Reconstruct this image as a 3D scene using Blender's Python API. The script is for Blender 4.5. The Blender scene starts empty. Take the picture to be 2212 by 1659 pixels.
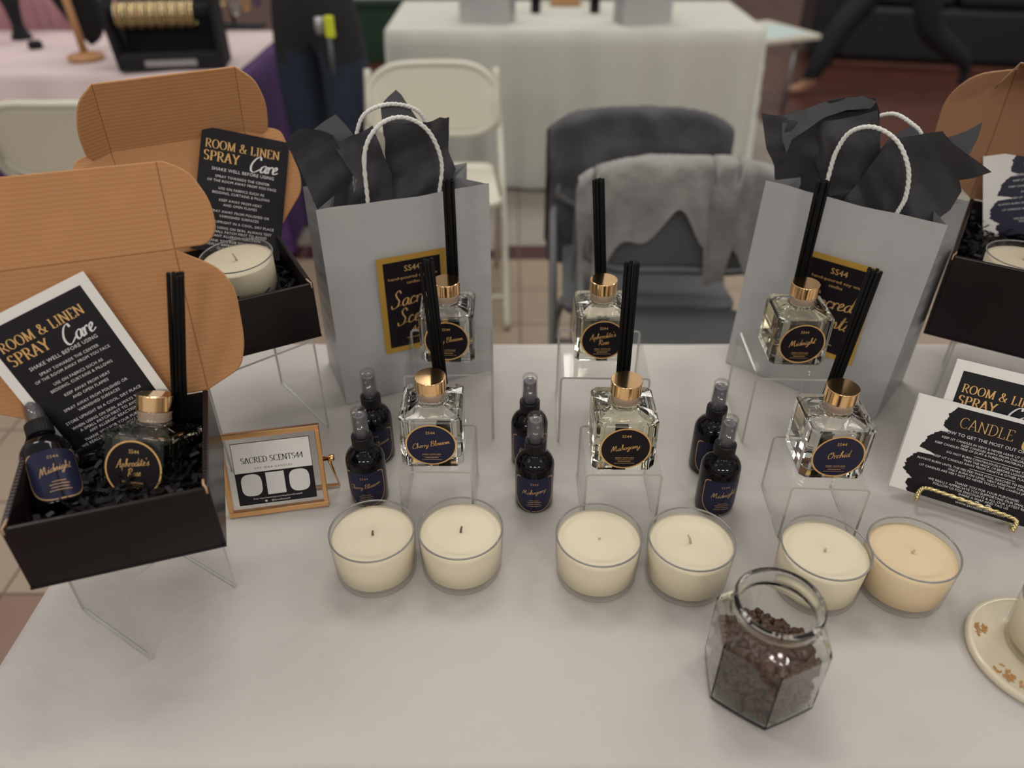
import bpy, bmesh, math, random
from mathutils import Vector as V, Matrix as MX
from mathutils.geometry import tessellate_polygon
random.seed(7)
sc = bpy.context.scene
COL = sc.collection
R = math.radians
# ---------------------------------------------------------------- camera
FPX, TILT, CAMZ, TZ = 1661.0, R(35.4), 1.44, 0.74
cd = bpy.data.cameras.new('camera'); cam = bpy.data.objects.new('camera', cd); COL.objects.link(cam)
cam.location = (0, 0, CAMZ); cam.rotation_euler = (R(90) - TILT, 0, 0)
cd.sensor_width = 36.0; cd.sensor_fit = 'HORIZONTAL'; cd.lens = FPX / 2212 * 36.0
cd.clip_start = 0.02; cd.clip_end = 60
cd.dof.use_dof = True; cd.dof.focus_distance = 0.92; cd.dof.aperture_fstop = 2.5
sc.camera = cam
# ---------------------------------------------------------------- light of the hall
w = bpy.data.worlds.new('hall_light'); sc.world = w; w.use_nodes = True
w.node_tree.nodes['Background'].inputs[0].default_value = (1.0, 0.955, 0.90, 1)
w.node_tree.nodes['Background'].inputs[1].default_value = 0.46
def area(x, y, z, sx, sy, e, col=(1, 0.95, 0.87)):
    l = bpy.data.lights.new('ceiling_lamp', 'AREA'); l.shape = 'RECTANGLE'; l.size = sx; l.size_y = sy
    l.energy = e; l.color = col
    o = bpy.data.objects.new('ceiling_lamp', l); COL.objects.link(o); o.location = (x, y, z)
for x in (-2.4, 0.0, 2.4):
    for y, e in ((-4.2, 70), (-0.9, 4), (2.0, 22), (4.8, 24)):  # strong row behind the camera is added to brighten surfaces facing it
        area(x, y, 3.6, 1.2, 0.6, e)
sc.view_settings.view_transform = 'Standard'; sc.view_settings.look = 'None'
sc.view_settings.gamma = 1.0; sc.view_settings.use_curve_mapping = False
sc.view_settings.exposure = 0.06
# ---------------------------------------------------------------- pixel helpers (2212 x 1659 frame)
cF = V((0, math.cos(TILT), -math.sin(TILT))); cU = V((0, math.sin(TILT), math.cos(TILT))); CP = V((0, 0, CAMZ))
def ray(px, py): return cF * FPX + V((1, 0, 0)) * (px - 1106) + cU * (829.5 - py)
def PZ(px, py, z=TZ):
    d = ray(px, py); return CP + d * ((z - CAMZ) / d.z)
def PY(px, py, y):
    d = ray(px, py); return CP + d * (y / d.y)
# ---------------------------------------------------------------- materials
MATS = {}
def mat(name, col=(.5, .5, .5), rough=.5, metal=0, spec=.5, trans=0, ior=1.45, coat=0, sheen=0, bump=None, var=None, sss=0, alpha=1):
    m = bpy.data.materials.new(name); m.use_nodes = True; nt = m.node_tree; b = nt.nodes['Principled BSDF']
    I = b.inputs
    I['Base Color'].default_value = (*col, 1); I['Roughness'].default_value = rough; I['Metallic'].default_value = metal
    I['Specular IOR Level'].default_value = spec; I['Transmission Weight'].default_value = trans; I['IOR'].default_value = ior
    I['Coat Weight'].default_value = coat; I['Sheen Weight'].default_value = sheen; I['Alpha'].default_value = alpha
    if coat: I['Coat Roughness'].default_value = .08
    if sss:
        I['Subsurface Weight'].default_value = sss; I['Subsurface Radius'].default_value = (1, .7, .4); I['Subsurface Scale'].default_value = .008
    tc = nt.nodes.new('ShaderNodeTexCoord')
    if var:
        n = nt.nodes.new('ShaderNodeTexNoise'); n.inputs['Scale'].default_value = var[1]; n.inputs['Detail'].default_value = 6
        nt.links.new(tc.outputs['Object'], n.inputs['Vector'])
        r = nt.nodes.new('ShaderNodeMix'); r.data_type = 'RGBA'
        r.inputs['A'].default_value = (*col, 1); r.inputs['B'].default_value = (*var[0], 1)
        nt.links.new(n.outputs['Fac'], r.inputs['Factor']); nt.links.new(r.outputs['Result'], I['Base Color'])
    if bump:
        kind, scale, dist = bump[:3]
        if kind == 'wave':
            t = nt.nodes.new('ShaderNodeTexWave'); t.bands_direction = 'Y'; t.inputs['Scale'].default_value = scale
            t.inputs['Distortion'].default_value = 1.2; t.inputs['Detail'].default_value = 3; t.inputs['Detail Scale'].default_value = .6
        else:
            t = nt.nodes.new('ShaderNodeTexNoise'); t.inputs['Scale'].default_value = scale; t.inputs['Detail'].default_value = 8
        nt.links.new(tc.outputs['Object'], t.inputs['Vector'])
        bp = nt.nodes.new('ShaderNodeBump'); bp.inputs['Strength'].default_value = bump[3] if len(bump) > 3 else .6; bp.inputs['Distance'].default_value = dist
        nt.links.new(t.outputs['Fac'], bp.inputs['Height']); nt.links.new(bp.outputs['Normal'], I['Normal'])
    MATS[name] = m; return m
mat('cloth', (.525, .495, .47), .85, spec=.2, bump=('noise', 9, .03, .30), var=((.48, .452, .43), 5))
mat('far_cloth', (.50, .50, .455), .9, spec=.2)
mat('wax', (.68, .61, .46), .45, spec=.35, sss=.3)
mat('wax_peach', (.69, .57, .38), .45, spec=.35, sss=.3, var=((.66, .50, .31), 18))
mat('wick', (.50, .42, .30), .8); mat('wick_burnt', (.16, .13, .10), .9)
mat('glass', (1, 1, 1), .0, trans=1, ior=1.42)
mat('jar_glass', (.97, .985, .97), .02, trans=1, ior=1.46)
mat('liquid', (.99, .985, .93), 0, trans=1, ior=1.36)
mat('liquid_yellow', (.97, .945, .76), 0, trans=1, ior=1.36)
mat('stopper', (.80, .60, .44), .5, trans=.15)
mat('gold', (.95, .62, .32), .12, metal=1)
mat('gold_print', (.70, .42, .16), .35, metal=.35)
mat('gold_dull', (.46, .28, .14), .35, metal=.3)
mat('gold_glitter', (.62, .36, .07), .38, metal=.85, bump=('noise', 900, .0006, .9), var=((.85, .55, .12), 700))
mat('brass', (.80, .47, .22), .18, metal=1)
mat('wire_gold', (.72, .60, .32), .25, metal=1)
mat('label_black', (.010, .007, .010), .35, spec=.2); mat('label_navy', (.017, .018, .045), .35, spec=.2)
mat('print_white', (.72, .71, .70), .6); mat('print_dark', (.02, .02, .03), .6)
mat('card_white', (.80, .78, .75), .45); mat('card_black', (.012, .010, .014), .35, spec=.25)
mat('card_navy', (.020, .020, .045), .4)
mat('bottle_black', (.003, .002, .004), .05, spec=.35)
mat('plastic_black', (.008, .007, .008), .45, spec=.3); mat('plastic_grey', (.10, .098, .112), .3)
mat('clear_plastic', (.96, .96, .97), .03, trans=1, ior=1.12)
mat('reed', (.005, .005, .005), .7, spec=.2)
mat('kraft', (.49, .245, .110), .75, spec=.25, bump=('wave', 62, .0007, .25), var=((.43, .21, .09), 25))
mat('kraft_shaded', (.40, .215, .12), .8, spec=.25, var=((.35, .18, .098), 40))  # same cardboard as kraft, with the right-hand lid's shade put into the colour
mat('kraft_edge', (.50, .32, .20), .85)
mat('box_black', (.011, .007, .008), .28, spec=.35, bump=('wave', 62, .0005, .35))
mat('box_inner', (.012, .010, .011), .45)
mat('shred', (.006, .005, .006), .42, spec=.3)
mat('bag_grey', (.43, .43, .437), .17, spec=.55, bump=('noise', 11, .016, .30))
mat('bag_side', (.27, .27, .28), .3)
mat('paper_cord', (.70, .69, .66), .8)
mat('tissue', (.040, .039, .045), .55, spec=.25, sheen=.15, bump=('noise', 30, .006, .35))
mat('tissue_pale', (.088, .088, .096), .65, spec=.25, bump=('noise', 30, .006, .3))
mat('coffee', (.050, .022, .014), .35, var=((.12, .055, .035), 60))
mat('coaster', (.62, .55, .42), .3, coat=.4); mat('petal', (.40, .20, .06), .7)
mat('tile', (.31, .24, .18), .4, var=((.265, .20, .15), 4)); mat('tile_red', (.22, .13, .105), .4, var=((.18, .10, .085), 4))
mat('tile_maroon', (.055, .014, .020), .35); mat('grout', (.17, .13, .105), .9)
mat('tile_grey', (.29, .255, .22), .4, var=((.24, .21, .18), 4))
mat('wood_red', (.115, .040, .026), .35, var=((.075, .024, .017), 6))
mat('chair_white', (.60, .575, .48), .45); mat('chair_tube', (.56, .55, .47), .4)
mat('chair_grey', (.085, .088, .095), .5); mat('chair_tube_grey', (.16, .165, .17), .35, metal=.4)
mat('jacket_light', (.30, .295, .285), .9, bump=('noise', 25, .02, .5), var=((.22, .215, .21), 9))
mat('jacket_dark', (.085, .085, .092), .9, bump=('noise', 18, .02, .5), var=((.05, .05, .056), 8))
mat('black_cloth', (.010, .010, .013), .8); mat('jeans', (.011, .018, .036), .85, var=((.016, .026, .048), 30))
mat('trousers', (.008, .008, .012), .8); mat('skin', (.50, .27, .18), .5); mat('hair', (.02, .014, .01), .6)
mat('shoe', (.03, .03, .04), .5); mat('yellow', (.55, .60, .03), .4); mat('strap', (.09, .09, .10), .6); mat('strip_grey', (.28, .26, .27), .7); mat('metal_grey', (.35, .35, .37), .35, metal=.7)
mat('purple', (.060, .020, .105), .8); mat('pink', (.52, .26, .30), .85); mat('runner', (.58, .50, .50), .85, var=((.56, .42, .44), 2.2))
mat('wood_stand', (.42, .22, .10), .5); mat('velvet', (.010, .009, .012), .95)
mat('bangle', (.52, .42, .26), .3, metal=.8); mat('silver', (.5, .5, .5), .3, metal=.8)
mat('green', (.010, .035, .018), .7); mat('leather', (.012, .012, .016), .4)
mat('wall_paint', (.66, .62, .56), .8)
mat('paper_blue', (.48, .58, .58), .6)
def thin_clear(name, tint, edge_tint, f0, f1, power, rough=.02):
    """thin clear sheet: lets light through, mirrors more at grazing angles (Schlick curve, same from both sides)"""
    m = bpy.data.materials.new(name); m.use_nodes = True; nt = m.node_tree; nt.nodes.clear(); N = nt.nodes.new; K = nt.links.new
    o = N('ShaderNodeOutputMaterial'); mx = N('ShaderNodeMixShader'); t = N('ShaderNodeBsdfTransparent'); g = N('ShaderNodeBsdfGlossy'); g.inputs['Roughness'].default_value = rough
    lw = N('ShaderNodeLayerWeight'); lw.inputs['Blend'].default_value = .5
    pw = N('ShaderNodeMath'); pw.operation = 'POWER'; pw.inputs[1].default_value = power; K(lw.outputs['Facing'], pw.inputs[0])
    mr = N('ShaderNodeMapRange'); mr.inputs['To Min'].default_value = f0; mr.inputs['To Max'].default_value = f1; K(pw.outputs[0], mr.inputs['Value'])
    cm = N('ShaderNodeMix'); cm.data_type = 'RGBA'; cm.inputs['A'].default_value = (*tint, 1); cm.inputs['B'].default_value = (*edge_tint, 1); K(pw.outputs[0], cm.inputs['Factor']); K(cm.outputs['Result'], t.inputs[0])
    K(mr.outputs[0], mx.inputs[0]); K(t.outputs[0], mx.inputs[1]); K(g.outputs[0], mx.inputs[2]); K(mx.outputs[0], o.inputs[0]); MATS[name] = m
thin_clear('acrylic', (.988, .99, .986), (.95, .955, .95), .022, .40, 5)
thin_clear('thin_glass', (.99, .99, .985), (.80, .79, .77), .03, .30, 4)
mat('acrylic_edge', (.46, .45, .43), .2, spec=.8)
mat('rim_refraction', (.20, .195, .185), .12, spec=.8)  # opaque grey stands in for the dark refraction line along the clear rim
# ---------------------------------------------------------------- mesh helpers
class G:
    def __init__(s): s.v = []; s.f = []; s.m = []; s.s = []
    def add(s, vs, fs, mi=0, sm=False, M=None):
        k = len(s.v)
        s.v += [(M @ V(p)) if M else V(p) for p in vs]
        for f in fs: s.f.append([i + k for i in f]); s.m.append(mi); s.s.append(sm)
        return s
    def box(s, x0, x1, y0, y1, z0, z1, mi=0, M=None):
        v = [(x, y, z) for z in (z0, z1) for y in (y0, y1) for x in (x0, x1)]
        return s.add(v, [(0, 2, 3, 1), (4, 5, 7, 6), (0, 1, 5, 4), (2, 6, 7, 3), (0, 4, 6, 2), (1, 3, 7, 5)], mi, False, M)
    def lathe(s, prof, n=40, mi=0, sm=True, M=None, closed=False):
        vs = []; fs = []
        for r, z in prof:
            for i in range(n):
                a = 2 * math.pi * i / n; vs.append((r * math.cos(a), r * math.sin(a), z))
        m = len(prof)
        for j in range(m if closed else m - 1):
            for i in range(n):
                a = j * n + i; b = j * n + (i + 1) % n; c = ((j + 1) % m) * n
                fs.append((a, b, c + (i + 1) % n, c + i))
        return s.add(vs, fs, mi, sm, M)
    def tube(s, path, r, n=8, mi=0, M=None, closed=False, cap=True):
        P = [V(p) for p in path]; vs = []; fs = []; m = len(P); up = None
        for i, p in enumerate(P):
            t = (P[(i + 1) % m] - P[i - 1]) if closed else (P[min(i + 1, m - 1)] - P[max(i - 1, 0)])
            t.normalize()
            if up is None:
                up = V((0, 0, 1)) if abs(t.z) < .9 else V((1, 0, 0))
            a = t.cross(up); a.normalize(); up = a.cross(t); up.normalize()
            rr = r[i] if isinstance(r, (list, tuple)) else r
            for k in range(n):
                q = 2 * math.pi * k / n; vs.append(p + a * (rr * math.cos(q)) + up * (rr * math.sin(q)))
        for j in range(m if closed else m - 1):
            for k in range(n):
                b = ((j + 1) % m) * n
                fs.append((j * n + k, j * n + (k + 1) % n, b + (k + 1) % n, b + k))
        s.add(vs, fs, mi, True, M)
        if cap and not closed:
            k = len(s.v) - len(vs)
            s.f.append([k + i for i in range(n)]); s.m.append(mi); s.s.append(False)
            s.f.append([k + (m - 1) * n + i for i in range(n)]); s.m.append(mi); s.s.append(False)
        return s
    def poly(s, pts, z0, z1=None, mi=0, M=None, side=None):
        n = len(pts); tri = tessellate_polygon([[V((p[0], p[1], 0)) for p in pts]])
        if z1 is None: return s.add([(p[0], p[1], z0) for p in pts], tri, mi, False, M)
        vs = [(p[0], p[1], z0) for p in pts] + [(p[0], p[1], z1) for p in pts]
        s.add(vs, [t[::-1] for t in tri], mi, False, M); k = len(s.v) - 2 * n
        top = mi if side is None or not isinstance(side, tuple) else side[1]
        for t in tri: s.f.append([k + n + i for i in t]); s.m.append(top); s.s.append(False)
        sd = mi if side is None else (side[0] if isinstance(side, tuple) else side)
        for i in range(n): s.f.append([k + i, k + (i + 1) % n, k + n + (i + 1) % n, k + n + i]); s.m.append(sd); s.s.append(False)
        return s
    def loft(s, rings, mi=0, sm=False, M=None, cap0=True, cap1=True, closed=False):
        n = len(rings[0]); vs = [p for r in rings for p in r]; fs = []; m = len(rings)
        for j in range(m if closed else m - 1):
            for i in range(n):
                b = ((j + 1) % m) * n
                fs.append((j * n + i, j * n + (i + 1) % n, b + (i + 1) % n, b + i))
        if not closed:
            if cap0: fs.append(tuple(range(n))[::-1])
            if cap1: fs.append(tuple((m - 1) * n + i for i in range(n)))
        return s.add(vs, fs, mi, sm, M)
    def grid(s, fn, nu, nv, mi=0, sm=True, M=None):
        vs = [fn(i / nu, j / nv) for j in range(nv + 1) for i in range(nu + 1)]
        fs = [(j * (nu + 1) + i, j * (nu + 1) + i + 1, (j + 1) * (nu + 1) + i + 1, (j + 1) * (nu + 1) + i) for j in range(nv) for i in range(nu)]
        return s.add(vs, fs, mi, sm, M)
    def mesh(s, name, mats, bevel=0, seg=2, merge=1e-6, recalc=True):
        me = bpy.data.meshes.new(name); me.from_pydata([tuple(p) for p in s.v], [], s.f)
        for m in mats: me.materials.append(MATS[m])
        me.polygons.foreach_set('material_index', s.m); me.polygons.foreach_set('use_smooth', s.s)
        if recalc or bevel:
            bm = bmesh.new(); bm.from_mesh(me)
            if merge: bmesh.ops.remove_doubles(bm, verts=bm.verts, dist=merge)
            if bevel:
                ed = [e for e in bm.edges if len(e.link_faces) == 2 and e.calc_face_angle(0) > .5]
                bmesh.ops.bevel(bm, geom=ed, offset=bevel, segments=seg, affect='EDGES', profile=.5, clamp_overlap=True)
            bmesh.ops.recalc_face_normals(bm, faces=bm.faces); bm.to_mesh(me); bm.free()
        me.update(); return me
    def build(s, name, mats, parent=None, M=None, bevel=0, seg=2, recalc=True, merge=1e-6):
        return link(name, s.mesh(name, mats if isinstance(mats, (list, tuple)) else [mats], bevel, seg, merge, recalc), parent, M)
def link(name, me, parent=None, M=None):
    o = bpy.data.objects.new(name, me); COL.objects.link(o)
    if parent: o.parent = parent
    if M is not None: o.matrix_basis = M
    return o
def tag(o, label, cat, group=None):
    o['label'] = label; o['category'] = cat
    if group: o['group'] = group
    return o
def thing(name, label, cat, M=None, group=None):
    return tag(link(name, None, None, M if M is not None else MX.Identity(4)), label, cat, group)
def struct(o): o['kind'] = 'structure'; return o
def copy_tree(o, parent=None):
    c = o.copy(); COL.objects.link(c); c.parent = parent
    for ch in [x for x in bpy.data.objects if x.parent == o]: copy_tree(ch, c)
    return c
def T(x, y, z): return MX.Translation((x, y, z))
def RZ(a): return MX.Rotation(R(a), 4, 'Z')
def RX(a): return MX.Rotation(R(a), 4, 'X')
def RY(a): return MX.Rotation(R(a), 4, 'Y')
def frameM(o, ang, phi):
    """plane frame: x along ang, y up the plane leaning phi from horizontal-back, z out towards the viewer"""
    a, p = R(ang), R(phi)
    e1 = V((math.cos(a), math.sin(a), 0)); e2 = V((-math.sin(a), math.cos(a), 0))
    v = e2 * math.cos(p) + V((0, 0, math.sin(p))); n = e1.cross(v)
    M = MX((e1, v, n)).transposed().to_4x4(); M.translation = V(o); return M
def cat_rom(pts, k=5):
    out = []; n = len(pts)
    for i in range(n - 1):
        p0, p1, p2, p3 = V(pts[max(i - 1, 0)]), V(pts[i]), V(pts[i + 1]), V(pts[min(i + 2, n - 1)])
        for j in range(k):
            t = j / k
            out.append(.5 * ((2 * p1) + (p2 - p0) * t + (2 * p0 - 5 * p1 + 4 * p2 - p3) * t * t + (3 * p1 - p0 - 3 * p2 + p3) * t ** 3))
    out.append(V(pts[-1])); return out
# ---------------------------------------------------------------- lettering
_TC = {}
def text_geo(s, size, space=1.0):
    key = (s, size, space)
    if key not in _TC:
        c = bpy.data.curves.new('t', 'FONT'); c.body = s; c.size = size; c.align_x = 'CENTER'; c.resolution_u = 2; c.space_character = space
        o = bpy.data.objects.new('t', c); COL.objects.link(o)
        dg = bpy.context.evaluated_depsgraph_get(); e = o.evaluated_get(dg); me = e.to_mesh()
        _TC[key] = ([tuple(v.co[:2]) for v in me.vertices], [tuple(p.vertices) for p in me.polygons])
        e.to_mesh_clear(); bpy.data.objects.remove(o); bpy.data.curves.remove(c)
    return _TC[key]
def put_text(g, s, size, x, y, z=.0002, mi=0, space=1.0, width=None, rot=0, wrap=None):
    v, f = text_geo(s, size, space)
    if not v: return
    k = 1
    if width:
        xs = [p[0] for p in v]; k = width / (max(xs) - min(xs))
    c_, s_ = math.cos(R(rot)), math.sin(R(rot))
    pts = [(x + p[0] * k * c_ - p[1] * s_, y + p[0] * k * s_ + p[1] * c_, z) for p in v]
    if wrap: pts = [wrap(*p) for p in pts]
    g.add(pts, f, mi)
SCRIPT = {  # single-stroke brush letters: advance, strokes
 'a': (.46, [[(.40, .36), (.26, .44), (.10, .32), (.06, .12), (.15, .0), (.28, .08), (.40, .40), (.38, .10), (.44, .0), (.54, .08)]]),
 'b': (.42, [[(.02, .06), (.16, .50), (.22, .92), (.14, .96), (.08, .55), (.10, .06), (.24, .02), (.34, .20), (.26, .38), (.16, .26)]]),
 'c': (.36, [[(.32, .36), (.20, .44), (.07, .26), (.08, .05), (.20, .0), (.40, .10)]]),
 'd': (.46, [[(.38, .36), (.24, .42), (.08, .26), (.08, .06), (.18, .0), (.32, .14), (.48, .95), (.38, .30), (.40, .02), (.54, .08)]]),
 'e': (.36, [[(.02, .10), (.18, .20), (.30, .34), (.22, .44), (.09, .28), (.10, .05), (.22, .0), (.40, .10)]]),
 'g': (.44, [[(.38, .36), (.24, .44), (.08, .28), (.10, .06), (.24, .06), (.38, .38), (.32, -.10), (.16, -.40), (.04, -.34), (.18, -.12), (.48, .08)]]),
 'h': (.46, [[(.02, .06), (.18, .55), (.24, .92), (.16, .96), (.10, .50), (.07, .0), (.16, .28), (.30, .42), (.34, .26), (.34, .04), (.48, .08)]]),
 'i': (.24, [[(.02, .08), (.12, .42), (.09, .10), (.14, .0), (.28, .09)], [(.17, .58), (.19, .64)]]),
 'l': (.26, [[(.02, .06), (.18, .55), (.24, .92), (.16, .96), (.09, .50), (.10, .05), (.18, .0), (.30, .09)]]),
 'm': (.66, [[(.03, .40), (.08, .0), (.16, .28), (.26, .42), (.28, .20), (.28, .0), (.36, .28), (.48, .42), (.50, .18), (.54, .0), (.68, .10)]]),
 'n': (.46, [[(.03, .40), (.08, .0), (.16, .28), (.28, .42), (.32, .24), (.32, .03), (.48, .09)]]),
 'o': (.40, [[(.24, .42), (.10, .34), (.06, .12), (.18, .0), (.32, .12), (.32, .34), (.22, .42), (.30, .32), (.44, .34)]]),
 'p': (.44, [[(.02, .10), (.14, .44), (.06, -.42), (.12, .20), (.26, .42), (.36, .28), (.28, .06), (.14, .06)], [(.28, .06), (.46, .08)]]),
 'r': (.30, [[(.05, .42), (.09, .22), (.08, .0)], [(.08, .14), (.15, .34), (.25, .42), (.33, .36)]]),
 's': (.32, [[(.02, .08), (.22, .48), (.20, .30), (.26, .12), (.14, -.02), (.04, .04)], [(.14, -.02), (.34, .10)]]),
 't': (.30, [[(.02, .08), (.22, .80), (.12, .20), (.16, .0), (.32, .09)], [(.04, .50), (.40, .58)]]),
 'y': (.44, [[(.04, .42), (.06, .14), (.16, .04), (.30, .18), (.38, .42), (.30, -.08), (.14, -.40), (.04, -.30), (.20, -.08), (.48, .10)]]),
 "'": (.14, [[(.10, .92), (.06, .74)]]),
 'A': (.74, [[(.0, .02), (.14, .06), (.40, .70), (.58, 1.0), (.56, .50), (.60, .0), (.72, .08)], [(.14, .34), (.42, .40), (.72, .44)]]),
 'B': (.70, [[(.12, .0), (.22, .55), (.30, .96)], [(.06, .72), (.30, 1.0), (.60, .92), (.52, .62), (.26, .52), (.56, .42), (.56, .10), (.30, -.04), (.06, .12)]]),
 'C': (.66, [[(.60, .78), (.52, .98), (.28, .86), (.08, .46), (.12, .08), (.34, -.02), (.66, .20)]]),
 'M': (.92, [[(.0, -.04), (.12, .40), (.28, .92), (.32, .50), (.34, .12), (.50, .60), (.66, .92), (.66, .40), (.72, .0), (.94, .12)]]),
 'O': (.74, [[(.44, .94), (.18, .78), (.08, .32), (.26, .0), (.54, .18), (.64, .64), (.46, .94), (.30, .80), (.52, .66)]]),
 'R': (.66, [[(.12, .0), (.20, .55), (.28, .94)], [(.06, .74), (.30, 1.0), (.58, .86), (.46, .56), (.22, .48), (.40, .26), (.56, .0), (.70, .10)]]),
 'S': (.62, [[(.56, .80), (.44, 1.0), (.26, .84), (.34, .58), (.46, .34), (.34, .04), (.08, -.02), (.02, .18)], [(.34, .04), (.60, .10)]]),
 '4': (.56, [[(.34, .95), (.06, .30), (.52, .34)], [(.42, .62), (.34, -.05)]]),
 ' ': (.26, []),
}
def ribbon(g, pts, wfn, mi=0, z=.0003, wrap=None):
    n = len(pts); vs = []
    for i, p in enumerate(pts):
        t = pts[min(i + 1, n - 1)] - pts[max(i - 1, 0)]
        if t.length < 1e-9: t = V((1, 0))
        t.normalize(); h = wfn(t, i / (n - 1)) / 2; nn = V((-t.y, t.x))
        for q in (p + nn * h, p - nn * h):
            vs.append(wrap(q.x, q.y, z) if wrap else (q.x, q.y, z))
    g.add(vs, [(2 * i, 2 * i + 1, 2 * i + 3, 2 * i + 2) for i in range(n - 1)], mi)
def put_script(g, s, size, cx, y, mi=0, z=.0003, slant=.22, rot=8, weight=.070, wrap=None, k=5):
    W = sum(SCRIPT[c][0] for c in s); x = -W / 2; c_, s_ = math.cos(R(rot)), math.sin(R(rot))
    for ch in s:
        adv, strokes = SCRIPT[ch]
        for st in strokes:
            pts = []
            for q in cat_rom([(a, b) for a, b in st], k):
                X, Y = (x + q.x + slant * q.y) * size, q.y * size
                pts.append(V((cx + X * c_ - Y * s_, y + X * s_ + Y * c_)))
            ribbon(g, pts, lambda t, u: size * weight * (.35 + .95 * abs(t.y * .9 + t.x * -.25)), mi, z, wrap)
        x += adv
def script_w(g, s, width, cx, y, **k): put_script(g, s, width / sum(SCRIPT[c][0] for c in s), cx, y, **k)
def arc(cx, cy, rx, ry, a0, a1, n=12): return [(cx + rx * math.cos(R(a0 + (a1 - a0) * i / n)), cy + ry * math.sin(R(a0 + (a1 - a0) * i / n))) for i in range(n + 1)]
SERIF = {  # strokes (polyline), serif ticks (x, y, half width)
 'A': (.72, [[(.04, 0), (.34, 1)], [(.34, 1), (.64, 0)], [(.16, .34), (.52, .34)]], [(.06, 0, .10), (.63, 0, .12)]),
 'C': (.72, [arc(.40, .5, .34, .5, 45, 318, 20)], [(.64, .86, .02)]),
 'D': (.76, [[(.14, 0), (.14, 1)], [(.14, 1)] + arc(.30, .5, .38, .5, 90, -90, 16) + [(.14, 0)]], [(.12, 0, .12), (.12, 1, .12)]),
 'E': (.62, [[(.14, 0), (.14, 1)], [(.14, 1), (.54, 1), (.54, .84)], [(.14, .52), (.42, .52)], [(.14, 0), (.56, 0), (.56, .18)]], [(.10, 0, .10), (.10, 1, .10)]),
 'I': (.36, [[(.18, 0), (.18, 1)]], [(.18, 0, .15), (.18, 1, .15)]),
 'L': (.60, [[(.14, 0), (.14, 1)], [(.14, 0), (.54, 0), (.54, .20)]], [(.12, 1, .13), (.10, 0, .10)]),
 'M': (.94, [[(.12, 0), (.15, 1)], [(.15, 1), (.46, .02)], [(.46, .02), (.78, 1)], [(.78, 1), (.80, 0)]], [(.12, 0, .11), (.80, 0, .13), (.08, 1, .08), (.84, 1, .08)]),
 'N': (.80, [[(.12, 0), (.12, 1)], [(.12, 1), (.66, 0)], [(.66, 0), (.66, 1)]], [(.12, 0, .12), (.66, 1, .12), (.08, 1, .08)]),
 'O': (.80, [arc(.39, .5, .34, .5, 0, 360, 28)], []),
 'P': (.64, [[(.14, 0), (.14, 1)], [(.14, 1)] + arc(.30, .74, .27, .26, 90, -90, 12) + [(.14, .48)]], [(.14, 0, .13), (.10, 1, .10)]),
 'R': (.72, [[(.14, 0), (.14, 1)], [(.14, 1)] + arc(.30, .75, .26, .25, 90, -90, 12) + [(.14, .50)], [(.32, .50), (.64, 0)]], [(.14, 0, .12), (.10, 1, .10), (.66, 0, .06)]),
 'S': (.58, [[(.48, .84)] + arc(.28, .76, .20, .24, 30, 250, 10) + arc(.27, .25, .22, .25, 70, -150, 10)], []),
 'T': (.68, [[(.34, 0), (.34, 1)], [(.04, .82), (.05, 1), (.63, 1), (.64, .82)]], [(.34, 0, .14)]),
 'Y': (.70, [[(.06, 1), (.35, .46)], [(.64, 1), (.35, .46)], [(.35, .46), (.35, 0)]], [(.06, 1, .11), (.64, 1, .10), (.35, 0, .13)]),
 '&': (.80, [[(.72, .46), (.56, .12)] + arc(.30, .24, .24, .24, -40, -250, 12) + [(.38, .62)] + arc(.32, .82, .13, .17, -20, 190, 10) + [(.24, .62), (.72, 0)]], [(.70, .46, .10), (.70, 0, .07)]),
 '4': (.62, [[(.44, 0), (.44, 1)], [(.44, 1), (.04, .30), (.58, .30)]], [(.44, 0, .12)]),
 ' ': (.36, [], []),
}
def put_serif(g, s, size, x, y, mi=0, z=.0003, thick=.15, thin=.045, align='L', track=.05):
    W = sum(SERIF[c][0] + track for c in s) * size
    if align == 'C': x -= W / 2
    for ch in s:
        adv, st, se = SERIF[ch]
        for l in st:
            pts = [V((x + a * size, y + b * size)) for a, b in l]
            ribbon(g, pts, lambda t, u: size * (thin + (thick - thin) * abs(t.y) ** 1.6), mi, z)
        for a, b, h in se:
            bb = b - .02 if b > .5 else b + .02
            ribbon(g, [V((x + (a - h) * size, y + bb * size)), V((x + (a + h) * size, y + bb * size))], lambda t, u: size * thin * 1.1, mi, z)
        x += (adv + track) * size
# ---------------------------------------------------------------- the setting: floor
def wm(o):
    M = o.matrix_basis.copy()
    while o.parent: o = o.parent; M = o.matrix_basis @ M
    return M
def wlink(g, name, mats, parent, M, **k):
    return g.build(name, mats, parent, wm(parent).inverted() @ M if parent else M, **k)
fl = struct(G().box(-10, 10, -9, 14, -.03, -.004).build('floor', 'grout'))
for nm, bb in (('wall_back', (-10, 10, 14, 14.1)), ('wall_front', (-10, 10, -9.1, -9)), ('wall_left', (-10.1, -10, -9, 14)), ('wall_right', (10, 10.1, -9, 14))):
    struct(G().box(*bb, -.03, 2.8).build(nm, 'wall_paint'))
xs = [-1.19 + .305 * k for k in range(-16, 26)]
ys = [-.345, -.04, .265, .57, .875, 1.18, 1.485, 1.79, 2.095, 2.40, 2.665, 2.93, 3.06] + [3.06 + .305 * k for k in range(1, 31)]
tl = []
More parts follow.
